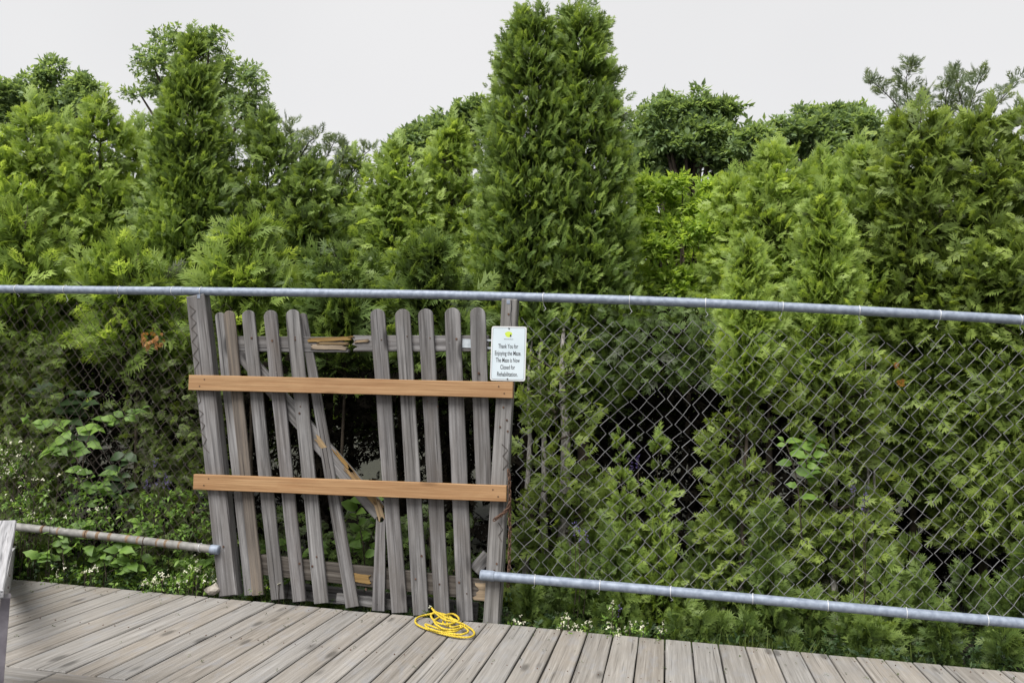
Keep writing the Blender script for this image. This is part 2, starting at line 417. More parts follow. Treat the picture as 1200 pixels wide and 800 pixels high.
# couplings where pipe lengths join
for px in (212, 905):
    i = int(np.argmin(np.abs(np.array([((p - CAM) @ _R) / ((p - CAM) @ _F) * FPX + 600 for p in TOPP]) - px)))
    mb = MB(); d = (TOPP[i + 1] - TOPP[i]); d /= np.linalg.norm(d)
    mb.tube([TOPP[i] - d * .06, TOPP[i] - d * .055, TOPP[i] + d * .055, TOPP[i] + d * .06], [.027, .0285, .0285, .027], 14)
    link('coupling', mb.mesh('coupling', True), M_GALV, rail)
bot_pts = smooth_path([at(565, 673.5, 5.225), at(700, 685, 5.226), at(860, 699, 5.228), at(1030, 715, 5.23), at(1200, 730, 5.23), at(1330, 742, 5.23), at(1440, 752.5, 5.23), at(1560, 764, 5.23)], 50)
mb = MB(); mb.tube(bot_pts, 0.0275, 14); brail = link('bottom_rail', mb.mesh('bottom_rail', True), M_GALV, fence)
mb = MB(); d = bot_pts[1] - bot_pts[0]; d /= np.linalg.norm(d)
mb.tube([bot_pts[0] - d * .012, bot_pts[0] - d * .008, bot_pts[0] + d * .07, bot_pts[0] + d * .075], [.024, .031, .031, .028], 14)
link('end_cap', mb.mesh('end_cap', True), M_GALV, brail)
lb = smooth_path([at(-160, 599.5, 5.30), at(22, 617, 5.30), at(140, 630, 5.30), at(256, 644, 5.245)], 24)
mb = MB(); mb.tube(lb, 0.0255, 12); lrail = link('bottom_rail', mb.mesh('bottom_rail', True), M_GALV2, fence)
lrail['label'] = 'rust-banded bottom rail on the left of the gate'
for u in (.42, .47, .56, .60, .64, .70, .735, .80, .83, .875):
    P = np.array([np.interp(u * 23, np.arange(24), lb[:, k]) for k in range(3)]); d = lb[12] - lb[11]; d /= np.linalg.norm(d)
    mb = MB(); w = random.uniform(.006, .016); mb.tube([P - d * w, P + d * w], .0259, 12, caps=False)
    link('rust_band', mb.mesh('rust_band', True), M_RUSTBAND, lrail)
mb = MB(); mb.tube([lb[-1] - d * .05, lb[-1] - d * .045, lb[-1], lb[-1] + d * .006], [.027, .029, .029, .024], 12)
link('end_cap', mb.mesh('end_cap', True), M_GALV, lrail)

def railz(P, x): return float(np.interp(x, P[:, 0], P[:, 2]))
def chain_link(xa, xb, ztop, zbot, pw, ph, shear, Y, r, seed, bulge):
    "zig-zag wires hooked into each other; clipped between two rails"
    rr = random.Random(seed); mb = MB()
    ph1, ph2 = rr.uniform(0, 6), rr.uniform(0, 6)
    ncol = int((xb - xa) / (pw / 2)) + 14
    zmax = 2.2; nrow = int(zmax / (ph / 2)) + 16
    def P(c, row, off):
        x = xa + (c + off) * pw / 2; z0 = row * ph / 2
        z = z0 + shear(x) 
        x2 = x + .018 * math.sin(z0 * 3.1 + ph1 + c * .15) + .006 * math.sin(c * 1.7 + row * .9) + rr.uniform(-.003, .003)
        z2 = z + .018 * math.sin(x * 2.7 + ph2) + .008 * math.sin(row * .7 + c * .35 + 1) + rr.uniform(-.003, .003)
        return x2, z2
    for c in range(-2, ncol):
        run = []
        for row in range(-8, nrow):
            off = 0.46 if (row + c) % 2 == 0 else -0.46
            off = off + (0.5)
            x, z = P(c, row, off)
            y = Y + (0.004 if (row + c) % 2 == 0 else -0.004) + bulge * math.sin(math.pi * max(0, min(1, z / 1.8))) * (0.6 + 0.4 * math.sin(x * 1.9 + ph2))
            ok = xa <= x <= xb and zbot(x) <= z <= ztop(x) + rr.uniform(-.012, .012)
            if ok: run.append((x, y, z))
            else:
                if len(run) > 1: mb.tube(run, r, 5, caps=False)
                run = []
        if len(run) > 1: mb.tube(run, r, 5, caps=False)
    return mb
sh_r = lambda x: 0.13 * max(0.0, x + .75) + .02 * math.sin(x * 1.2)
mb = chain_link(-0.90, 3.5, lambda x: railz(TOPP, x) - .105 + .012 * math.sin(x * 9), lambda x: railz(bot_pts, x) - .03, .102, .096, sh_r, 5.318, .0021, 3, -.01)
me = mb.mesh('chain_link_mesh'); link('chain_link_mesh', me, M_WIRE, fence)['kind'] = 'stuff'
mb = chain_link(-5.5, -2.72, lambda x: railz(TOPP, x) - .05, lambda x: .20, .074, .084, lambda x: -.05 * x, 5.318, .0015, 5, .02)
o = link('chain_link_mesh', mb.mesh('chain_link_mesh'), M_RUSTW, fence); o['kind'] = 'stuff'; o['label'] = 'dark rusty wire mesh on the left of the gate'

def tie(P, r, drop, mat=M_TIE, w=.0021, parent=fence, sw=1):
    mb = MB(); pts = []
    x, y, z = [float(v) for v in P]
    for k in range(13):
        a = 2 * math.pi * k / 12
        pts.append((x + .004 * (k / 12 - .5) * sw, y - math.sin(a) * r, z + math.cos(a) * r))
    mb.tube(pts, w, 5)
    e = [(x - .002, y + .005, z - r), (x + .004 * sw, y + .012, z - r - drop * .4), (x + .016 * sw, y + .01, z - r - drop * .7), (x + .003 * sw, y + .014, z - r - drop)]
    mb.tube(e, w, 5)
    link('tie_wire', mb.mesh('tie_wire', True), mat, parent)
def pxx(P): return ((P - CAM) @ _R) / ((P - CAM) @ _F) * FPX + 600
def on_path(PTH, px):
    xs_ = np.array([pxx(p) for p in PTH]); return np.array([np.interp(px, xs_, PTH[:, k]) for k in range(3)])
for px in (20, 77, 140, 203, 236, 637, 738, 827, 917, 1007, 1101, 1196): tie(on_path(TOPP, px), .0285, .05 if px > 300 or px == 77 else .02, sw=random.choice((-1, 1)))
for px in (627, 703, 786, 882, 970, 1062, 1157): tie(on_path(bot_pts, px), .0295, -.03 if px > 800 else .025, sw=random.choice((-1, 1)))
for px in (52, 102, 170, 235): tie(on_path(lb, px), .0275, -.03, M_RUST if px != 235 else M_TIE)

# posts
lp0, lp1 = at(271, 697, 5.30), at(232, 346.5, 5.30)
lpost = board('post', lp0, lp1, .125, .085, M_GREY, fence, seed=5, chamfer=.008, wob=.002)
lpost['label'] = 'leaning grey post left of the gate'
rp0, rp1 = at(577, 731, 5.30), at(598.5, 351, 5.30)
rpost = board('post', rp0, rp1, .096, .085, M_POST, fence, seed=6, chamfer=.006, wob=.002)
# drying split down the upper right post
mb = MB()
sp = [at(599 + .6 * math.sin(k * 1.9), 351.5 + k * 8, 5.2568) for k in range(6)]
mb.tube(sp, [.0022, .003, .0028, .002, .0016, .0008], 5); link('split', mb.mesh('split'), M_BLACK, rpost)
# rusty zig-zag of mesh selvage stapled on the posts
for post, seq in ((lpost, [(222, 358), (229, 364), (223, 371), (230, 378), (224, 385), (231, 392), (225, 400), (232, 408), (226, 416), (233, 424), (228, 432), (235, 470), (229, 477), (238, 484), (232, 491), (240, 498), (235, 506), (242, 514), (238, 522), (245, 530)]),
                  (rpost, [(588, 520), (595, 527), (589, 534), (596, 542), (589, 550)]), (rpost, [(584, 612), (589, 620), (584, 627), (588, 634)])):
    mb = MB(); mb.tube([at(x, y, 5.2545) for x, y in seq], .0018, 5); link('selvage_wire', mb.mesh('selvage_wire'), M_RUSTW, post)
for (x, y) in ((596, 368), (590, 477), (586, 500), (595, 505), (582, 660), (579, 668), (594, 492), (226, 600), (262, 640)):
    P = at(x, y, 5.257); mb = MB(); mb.tube([P, P + np.array([0, -.004, 0])], .006, 8)
    link('nail', mb.mesh('nail'), M_RUST, rpost if x > 400 else lpost)
# pipe strap holding the top rail to each post
for px, post in ((236, lpost), (597, rpost)):
    P = on_path(TOPP, px); mb = MB()
    mb.box(P + np.array([0, -.012, -.035]), (.010, .018, .012)); link('strap', mb.mesh('strap'), M_GALV, post)

# ------------------------------------------------------------------ gate
PY, RY = 5.285, 5.318
gate = empty('wooden_gate', at(430, 712, PY), label='broken weathered picket gate sagging between two posts', cat='gate')
def picket(top, bot, w, mat, Y=PY, thick=.02, re=.9, **kw):
    return board('picket', at(bot[0], bot[1], Y), at(top[0], top[1], Y + kw.pop('dY', 0)), w, thick, mat, gate, round_end=re, wob=kw.pop('wob', .002), **kw)
W = lambda px: px * .0049
picket((257.5, 366), (293, 697), W(13), M_GREY, Y=PY + .022, seed=1)
picket((268, 364), (303, 697), W(15), M_TAN, seed=2)
picket((290.5, 363.5), (326, 702), W(17.2), M_GREY, seed=3)
picket((316.5, 363.5), (351, 704.5), W(17.4), M_GREY, seed=4)
picket((342.5, 362.5), (377, 706.5), W(18.2), M_GREY, seed=5)
p5 = picket((354.5, 367), (413.5, 711), W(17), M_GREY, seed=6, taper=.62, Y=PY + .002, dY=.03)
p6 = board('picket', at(443.5, 715, PY), at(446.5, 607, PY), W(16), .02, M_GREY, gate, jag1=.03, seed=7, taper=.72); p6['label'] = 'snapped picket stub'
picket((442, 362), (468.5, 717.5), W(19), M_GREY, seed=8)
picket((471.5, 362), (493.5, 720.5), W(19), M_GREY, seed=9)
picket((498.5, 361.6), (518.5, 723), W(19), M_GREY, seed=10)
picket((530, 360.5), (545.5, 727), W(19.5), M_GREY, seed=11)
picket((559.5, 360), (567.5, 585), W(19), M_GREY, seed=12, Y=PY + .004)
# rails behind the pickets
board('upper_rail', at(272, 403, RY), at(409, 404, RY), .096, .036, M_GREY, gate, seed=20, jag1=.035)['label'] = 'snapped left half of the upper rail'
board('upper_rail', at(415, 402.5, RY), at(573, 402.5, RY), .098, .036, M_GREY, gate, seed=21, jag0=.03)['label'] = 'right half of the upper rail'
for a, b, y0, w in (((362, 398.5), (413, 396), 0, .022), ((364, 406), (406, 407), .002, .03), ((372, 402), (410, 402.5), -.002, .014), ((416, 400), (432, 399), 0, .016)):
    board('splinter', at(*a, RY - .021 + y0), at(*b, RY - .021 + y0), w, .012, M_RAW, gate, seed=int(a[0]), jag1=.03, jag0=.02, chamfer=0)
board('lower_rail', at(300, 660, RY), at(580, 692, RY), .12, .04, M_RAIL, gate, seed=22, jag1=.004)
board('splinter', at(556, 692.5, RY - .024), at(579.5, 694.5, RY - .024), .10, .008, M_RAW, gate, seed=33, jag0=.03, chamfer=0)
board('splinter', at(414, 676, RY - .023), at(434, 679, RY - .023), .05, .008, M_RAW, gate, seed=34, jag0=.02, jag1=.02, chamfer=0)
# diagonal brace, broken at its lower end
bp0, bp1 = at(276, 405, RY + .002), at(447, 602, RY + .002)
br = board('diagonal_brace', bp0, bp1, .098, .036, M_GREY, gate, seed=23, jag1=.06)
for a, b, w in (((371, 512), (385, 531), .035), ((405, 546), (447, 596), .04), ((392, 528), (416, 556), .02)):
    board('splinter', at(a[0], a[1], RY - .02), at(b[0], b[1], RY - .02), w, .01, M_RAW, gate, seed=int(a[0]), jag0=.05, jag1=.03, chamfer=0)
board('splinter', at(441, 586, RY - .03), at(448.5, 610, RY - .03), .04, .014, M_RAW, gate, seed=77, jag0=.03, jag1=.03, chamfer=0)
board('brace_offcut', at(556, 668, RY), at(572, 650, RY), .075, .03, M_GREY, gate, seed=24)
# strap hinge at the upper right
mb = MB(); P = at(553, 402.5, RY - .022); mb.box(P, (.058, .0025, .026))
mb.box(at(571, 398.5, RY - .02), (.03, .002, .006)); mb.box(at(571, 407.5, RY - .02), (.03, .002, .006))
hg = link('hinge', mb.mesh('hinge'), M_BRACK, gate)
mb = MB(); mb.tube([at(566, 396, RY - .026), at(566, 409, RY - .026)], .007, 8); link('hinge_pin', mb.mesh('hinge_pin'), M_RUST, hg)
# nails on the pickets
k = 0
for (x, y) in ((295, 396), (319, 399), (346, 398), (352, 476), (351, 484), (346, 395), (447, 398), (477, 394), (504, 396), (535, 397), (501, 470), (513, 476), (351, 660), (371, 652), (366, 663), (429, 690), (494, 651), (487, 678), (515, 684), (538, 682), (547, 695), (561, 437), (532, 668)):
    Y = PY - .0105; P = at(x, y, Y); mb = MB(); mb.tube([P + np.array([0, .002, 0]), P + np.array([0, -.003, 0])], random.choice((.004, .0055, .007)), 7)
    link('nail', mb.mesh('nail'), M_RUST, gate)

# ------------------------------------------------------------------ fresh boards nailed over the gate
BY = 5.236
for a, b, w, lab, sd in (((222.5, 448), (601.5, 457), .094, 'upper fresh pine board nailed across the gate just below the sign', 41),
                         ((228, 564), (594, 578), .094, 'lower fresh pine board nailed across the gate at knee height', 42)):
    t = empty('pine_board', at(a[0], a[1], BY), label=lab, cat='board', group='new boards nailed across the gate')
    board('plank', at(*a, BY), at(*b, BY), w, .036, M_PINE, t, seed=sd, wob=.001, chamfer=.003)
    for u in (.03, .045, .955, .972):
        P = at(a[0] + (b[0] - a[0]) * u, a[1] + (b[1] - a[1]) * u + (-4 if int(u * 1000) % 2 else 4), BY - .018); mb = MB()
        mb.tube([P + np.array([0, .002, 0]), P + np.array([0, -.002, 0])], .0045, 7); link('screw', mb.mesh('screw'), M_RUST, t)

# old boards lying on the ground behind the gate
board_specs = [(at(330, 690, 5.40), at(560, 716, 5.40), .10, 'grey weathered board standing on edge behind the foot of the gate', 51),
               (at(395, 700, 5.345), at(470, 709, 5.345), .06, 'short pale offcut lying behind the middle pickets', 52)]
for a, b, w, lab, sd in board_specs:
    tag(board('loose_board', a, b, w, .03, M_GREY, None, seed=sd), label=lab, cat='board')

# ------------------------------------------------------------------ sign
SY = 5.226
c = at(595.7, 414.2, SY)
sign = empty('notice_sign', c, label='small white notice sign about the closed maze on the right gate post', cat='sign')
sw, sh = .209, .320
_a = math.radians(-2.2 + 2.75 )
SM = T(c) @ Matrix.Rotation(math.radians(-1.0), 4, 'Y') @ Matrix.Rotation(math.radians(90), 4, 'X')   # local x right, y up, z to viewer
def rrect(w, h, r, z0, z1):
    pts = []
    for cx, cy, a0 in ((w / 2 - r, h / 2 - r, 0), (-w / 2 + r, h / 2 - r, 90), (-w / 2 + r, -h / 2 + r, 180), (w / 2 - r, -h / 2 + r, 270)):
        for k in range(5):
            t = math.radians(a0 + 22.5 * k); pts.append((cx + r * math.cos(t), cy + r * math.sin(t)))
    n = len(pts); mb = MB()
    mb.add([(x, y, z0) for x, y in pts] + [(x, y, z1) for x, y in pts], [tuple(range(n))[::-1], tuple(range(n, 2 * n))] + [(i, (i + 1) % n, n + (i + 1) % n, n + i) for i in range(n)])
    return mb, pts
mb, pts = rrect(sw, sh, .014, -.0025, 0); link('plate', mb.mesh('plate'), M_SIGNEDGE, sign, SM)
mb, _ = rrect(sw - .012, sh - .012, .011, 0, .0008); link('printed_face', mb.mesh('printed_face'), M_SIGN, sign, SM)
# thin black border line
mb = MB(); _, a_ = rrect(sw - .017, sh - .017, .010, 0, 0); _, b_ = rrect(sw - .0195, sh - .0195, .009, 0, 0); n_ = len(a_)
mb.add([(x, y, .0011) for x, y in a_] + [(x, y, .0011) for x, y in b_], [(i, (i + 1) % n_, n_ + (i + 1) % n_, n_ + i) for i in range(n_)])
link('border_line', mb.mesh('border_line'), M_BLACK, sign, SM)
for s, y in (('Thank You for', .042), ('Enjoying the Maze.', .001), ('The Maze is Now', -.040), ('Closed for', -.081), ('Rehabilitation.', -.122)):
    cu = bpy.data.curves.new('lettering', 'FONT'); cu.body = s; cu.align_x = 'CENTER'; cu.align_y = 'CENTER'; cu.size = .036; cu.extrude = .0002; cu.offset = .0003
    o = bpy.data.objects.new('lettering', cu); COL.objects.link(o)
    bpy.context.view_layer.update()
    wdt = o.dimensions.x
    tgt = {'Thank You for': .118, 'Enjoying the Maze.': .156, 'The Maze is Now': .142, 'Closed for': .088, 'Rehabilitation.': .122}[s]
    me = bpy.data.meshes.new_from_object(o); bpy.data.objects.remove(o)
    co = np.empty(len(me.vertices) * 3, np.float32); me.vertices.foreach_get('co', co); co = co.reshape(-1, 3)
    co[:, 0] *= tgt / wdt
    me.vertices.foreach_set('co', co.ravel()); me.update(); me.materials.clear()
    link('lettering', me, M_BLACK, sign, SM @ T((-.002, y, .0014)))
# round lime logo with a dark door-like mark, and its small caption
mb = MB(); pts = [(.021 * math.cos(2 * math.pi * k / 20) * (1 + .12 * math.sin(3 * 2 * math.pi * k / 20)), .017 * math.sin(2 * math.pi * k / 20)) for k in range(20)]
mb.add([(x - .002, y + .113, .0012) for x, y in pts], [tuple(range(20))])
link('logo', mb.mesh('logo'), M_LIME, sign, SM)
mb = MB(); mb.add([(.006, .099, .0016), (.015, .099, .0016), (.015, .110, .0016), (.0105, .114, .0016), (.006, .110, .0016)], [(0, 1, 2, 3, 4)])
link('logo_mark', mb.mesh('logo_mark'), M_BLACK, sign, SM)
mb = MB()
for k in range(11):
    x = -.028 + k * .0052; h = (.0035, .005, .003, .0045)[k % 4]
    mb.add([(x, .082, .0012), (x + .0032, .082, .0012), (x + .0032, .082 + h, .0012), (x, .082 + h, .0012)], [(0, 1, 2, 3)])
link('caption', mb.mesh('caption'), M_BLACK, sign, SM)
for y in (.148, -.149):
    mb = MB(); mb.tube([(0, y, .0005), (0, y, .004)], .0045, 8); link('screw', mb.mesh('screw'), M_BLACK, sign, SM)

# ------------------------------------------------------------------ rusty chain
chain = empty('rusty_chain', at(597, 560, 5.225), label='rusty chain hanging down the right gate post', cat='chain')
lm = MB(); pts = []
for k in range(12):
    a = 2 * math.pi * k / 12
    pts.append((.0085 * math.cos(a), 0, .013 * math.sin(a) + (.006 if math.sin(a) > 0 else -.006)))
lm.tube(pts, .0034, 5, closed=True); lme = lm.mesh('link', True); lme.materials.append(M_RUST)
cpath = [(596, 553), (597, 562), (597, 572), (597.5, 582), (597, 590), (594, 597), (589, 602), (583, 606), (579, 609), (None, 0),
         (597.5, 592), (597.5, 600), (597, 610), (598, 620), (597, 630), (597.5, 640), (596.5, 650), (597, 660), (596, 670), (596, 679), (595, 688)]
i = 0
for q, (a, b) in enumerate(zip(cpath[:-1], cpath[1:])):
    if a[0] is None or b[0] is None: continue
    for u in (0.0, 0.5):
        pa = at(a[0] + (b[0] - a[0]) * u, a[1] + (b[1] - a[1]) * u, 5.228 if q < 8 else 5.243)
        pb = at(b[0], b[1], 5.228 if q < 8 else 5.243)
        M = frame(pa, pb, (0, -1, 0)) @ Matrix.Rotation(math.pi / 2, 4, 'Y') @ Matrix.Rotation(math.pi / 2 * (i % 2) + .4, 4, 'Z')
        link('link', lme, None, chain, M); i += 1

# ------------------------------------------------------------------ yellow rope
def cr(pts, n):
    "Catmull-Rom through pts"
    P = [np.array(p, float) for p in pts]; P = [P[0]] + P + [P[-1]]; o = []
    for i in range(1, len(P) - 2):
        for k in range(n):
            t = k / n; a, b, c_, d = P[i - 1:i + 3]
            o.append(.5 * ((2 * b) + (c_ - a) * t + (2 * a - 5 * b + 4 * c_ - d) * t * t + (3 * b - a - 3 * c_ + d) * t ** 3))
    o.append(P[-2]); return o
rpx = [(508, 714, .06), (514, 719, .05), (528, 725, .04), (543, 731, .02), (553, 737, .012), (556, 742, .012), (551, 746, .012), (538, 746, .012), (522, 743, .014), (508, 739, .012), (494, 734, .012), (487, 729, .012), (489, 723.5, .012), (500, 720, .014), (514, 718, .03), (527, 722, .035), (532, 728, .03), (526, 733, .03), (519, 729, .035), (524, 724, .04), (536, 727, .035), (540, 735, .03), (530, 740, .025), (514, 736, .025), (499, 731, .02), (503, 736, .02), (522, 741, .022), (540, 743, .024), (549, 739, .028), (541, 733, .032), (528, 734, .034), (520, 722, .05), (511, 717, .06), (505, 721, .045), (512, 729, .04), (526, 731, .045), (538, 726, .04), (531, 719, .045), (517, 722, .05), (509, 728, .045), (519, 736, .035), (534, 737, .035), (545, 733, .03), (537, 729, .045), (522, 726, .055), (512, 719, .06), (506, 712, .055)]
rope_pts = cr([onz(x, y, z) + np.array([0, 0, 0]) for x, y, z in rpx], 6)
mb = MB(); RP = np.array(rope_pts)
_seg = np.concatenate([[0], np.cumsum(np.linalg.norm(np.diff(RP, axis=0), axis=1))])
_q = np.arange(0, _seg[-1], .006); RP = np.stack([np.interp(_q, _seg, RP[:, k]) for k in range(3)], 1)
_d = norm_ = np.gradient(RP, axis=0); _d = _d / np.linalg.norm(_d, axis=1)[:, None]
_a = np.cross(_d, np.array([0, 0, 1.0])); _a /= np.maximum(np.linalg.norm(_a, axis=1), 1e-6)[:, None]; _b = np.cross(_d, _a)
for k in range(3):
    ph = _q / .05 * 2 * math.pi + k * 2 * math.pi / 3
    mb.tube(RP + (_a * np.cos(ph)[:, None] + _b * np.sin(ph)[:, None]) * .0029, .0034, 6)
rope = tag(link('rope', mb.mesh('rope', True), M_ROPE), label='yellow rope in a loose tangled coil on the boardwalk', cat='rope')

# ------------------------------------------------------------------ table end at the left edge
ZT = .70
tb = empty('table', onz(-10, 690, ZT) * np.array([1, 1, 0]), label='pale weathered table end cut off by the left edge of the photo', cat='table')
fc, nc = onz(20, 609, ZT), onz(5, 690, ZT)
ux = np.array([-(nc - fc)[1], (nc - fc)[0], 0]); ux /= np.linalg.norm(ux)
if ux[0] > 0: ux = -ux
for k in range(4):
    off = ux * (.07 + .142 * k)
    board('top_board', nc + off - np.array([0, 0, .014]), fc + off - np.array([0, 0, .014]), .137, .028, M_PALE, tb, (0, 0, 1), seed=60 + k, chamfer=.004)
ax = (fc - nc) / np.linalg.norm(fc - nc)
pl0 = nc + ux * .030
def onplane(px, py):
    d = ray(px, py); return CAM + d * ((pl0 - CAM) @ ux) / (d @ ux)
va = [onplane(*p) for p in ((14, 646), (20.5, 639), (19.3, 673), (15, 687), (8, 697), (5, 692))]; vb = [v + ux * .024 for v in va]; n_ = len(va)
mb = MB(); mb.add(va + vb, [tuple(range(n_)), tuple(range(n_, 2 * n_))[::-1]] + [(i, n_ + i, n_ + (i + 1) % n_, (i + 1) % n_) for i in range(n_)])
ap = link('side_bracket', mb.mesh('side_bracket'), M_PALE, tb)
for px, py in ((11, 674), (9, 688)):
    p = onplane(px, py); mb = MB(); mb.tube([p + ux * .002, p - ux * .004], .006, 8); link('bolt', mb.mesh('bolt'), M_RUST, ap)
ax = (fc - nc) / np.linalg.norm(fc - nc)
for q, o_ in ((nc + ax * .06, -.004), (nc + ax * .06, .5), (fc - ax * .12, .05), (fc - ax * .12, .5)):
    p = q + ux * o_
    mb = MB(); mb.add([(p + ax * a * .030 + ux * b * .012) * np.array([1, 1, 0]) + np.array([0, 0, z]) for z in (0.0, .668) for a, b in ((-1, -1), (1, -1), (1, 1), (-1, 1))],
                      [(3, 2, 1, 0), (4, 5, 6, 7), (0, 1, 5, 4), (1, 2, 6, 5), (2, 3, 7, 6), (3, 0, 4, 7)])
    link('leg', mb.mesh('leg'), M_DARKLEG, tb)

# ------------------------------------------------------------------ vegetation
def spray_tpl(seed, pairs=7, subs=4, wl=.085, droop=.22):
    "flat scale-leaf spray along +X, length 1, as quads (q,4,3) and a tint per vertex"
    r = random.Random(seed); Q = []; Tn = []
    def lobe(b, ang, L, w, t0):
        d = np.array([math.cos(ang), math.sin(ang)]); s = np.array([-d[1], d[0]])
        b = np.array(b)
        c_ = b + d * L * .22; pts = [c_ - s * w, b + d * L, c_ + s * w]
        z = [-droop * (p[0] ** 2) - .25 * abs(p[1]) ** 1.5 for p in pts]
        Q.append([(p[0], p[1], zz) for p, zz in zip(pts, z)])
        Tn.append([t0 - .10, t0 + .22, t0 - .04])
    for k in range(pairs):
        t = .06 + .84 * k / pairs
        for s in (-1, 1):
            L = (.46 * (1 - t) ** .75 + .10) * r.uniform(.75, 1.2); ang = s * math.radians(r.uniform(34, 52))
            tb_ = t + r.uniform(-.03, .03)
            lobe((tb_, 0), ang, L, wl * .55 * (L + .25), t * .25)
            if k < subs:
                d = np.array([math.cos(ang), math.sin(ang)])
                lobe((tb_ + d[0] * L * .4, d[1] * L * .4), ang - s * math.radians(38), L * .55, wl * .4 * (L + .2), t * .25 + .1)
    lobe((0, 0), 0, .55, wl * .28, 0.); lobe((.5, 0), 0, .52, wl * .42, .25)
    return np.array(Q), np.array(Tn)
SPRAYS = [spray_tpl(k, pairs=6, subs=2, wl=.165) for k in range(6)]
FINE = [spray_tpl(50 + k, wl=.115) for k in range(4)]
SPRAYS_LO = [spray_tpl(20 + k, pairs=4, subs=0, wl=.22) for k in range(3)]
def leaf_tpl(seed, n=6, size=.34, wide=.42):
    "a twig tuft of n pointed leaves, length about 1"
    r = random.Random(seed); Q = []; Tn = []
    for k in range(n):
        d = Vector((r.uniform(.2, 1), r.uniform(-1, 1), r.uniform(-.5, .6))).normalized()
        nn = Vector((r.uniform(-.4, .4), r.uniform(-.4, .4), 1)); s = d.cross(nn).normalized(); up = s.cross(d)
        b = Vector((r.uniform(0, .6), r.uniform(-.25, .25), r.uniform(-.2, .2))); L = size * r.uniform(.7, 1.3) * 1.6; w = L * wide
        Q.append([b, b + d * L * .45 - s * w * .5 + up * .1 * L, b + d * L, b + d * L * .45 + s * w * .5 + up * .1 * L])
        t = r.uniform(-.2, .3); Tn.append([t, t, t + .1, t])
    return np.array([[tuple(v) for v in q] for q in Q]), np.array(Tn)
TUFTS = [leaf_tpl(40 + k) for k in range(5)]
SMALL = [leaf_tpl(60 + k, n=4, size=.3, wide=.35) for k in range(4)]

def norm(a): return a / np.maximum(np.linalg.norm(a, axis=-1, keepdims=True), 1e-9)
def place(tpls, pos, d, nrm, scale, tint):
    d = norm(d); s = norm(np.cross(nrm, d)); u = np.cross(d, s)
    V, TT = [], []
    idx = rng.integers(0, len(tpls), len(pos))
    for k, (q, t) in enumerate(tpls):
        m = idx == k
        if not m.any(): continue
        B = np.stack([d[m], s[m], u[m]], 1) * scale[m][:, None, None]
        X = np.einsum('qvc,ncj->nqvj', q, B) + pos[m][:, None, None, :]
        kk = q.shape[1]; V.append(X.reshape(-1, kk, 3)); TT.append((t[None] + tint[m][:, None, None]).reshape(-1, kk))
    return np.concatenate(V), np.clip(np.concatenate(TT), 0, 1)

TRIS = [0]
def crown_obj(name, parts, mat, parent, local):
    V = np.concatenate([p[0] for p in parts]); Tn = np.concatenate([p[1] for p in parts])
    TRIS[0] += (V.shape[1] - 2) * len(V)
    V = V - np.asarray(local)[None, None, :]
    return link(name, quadmesh(name, V, Tn), mat, parent, T(local))

def axis_of(top, basepx, Y):
    t = at(top[0], top[1], Y); b = at(basepx, 620, Y)
    k = (t[2] - GZ) / (t[2] - b[2]); return t, t + (b - t) * k

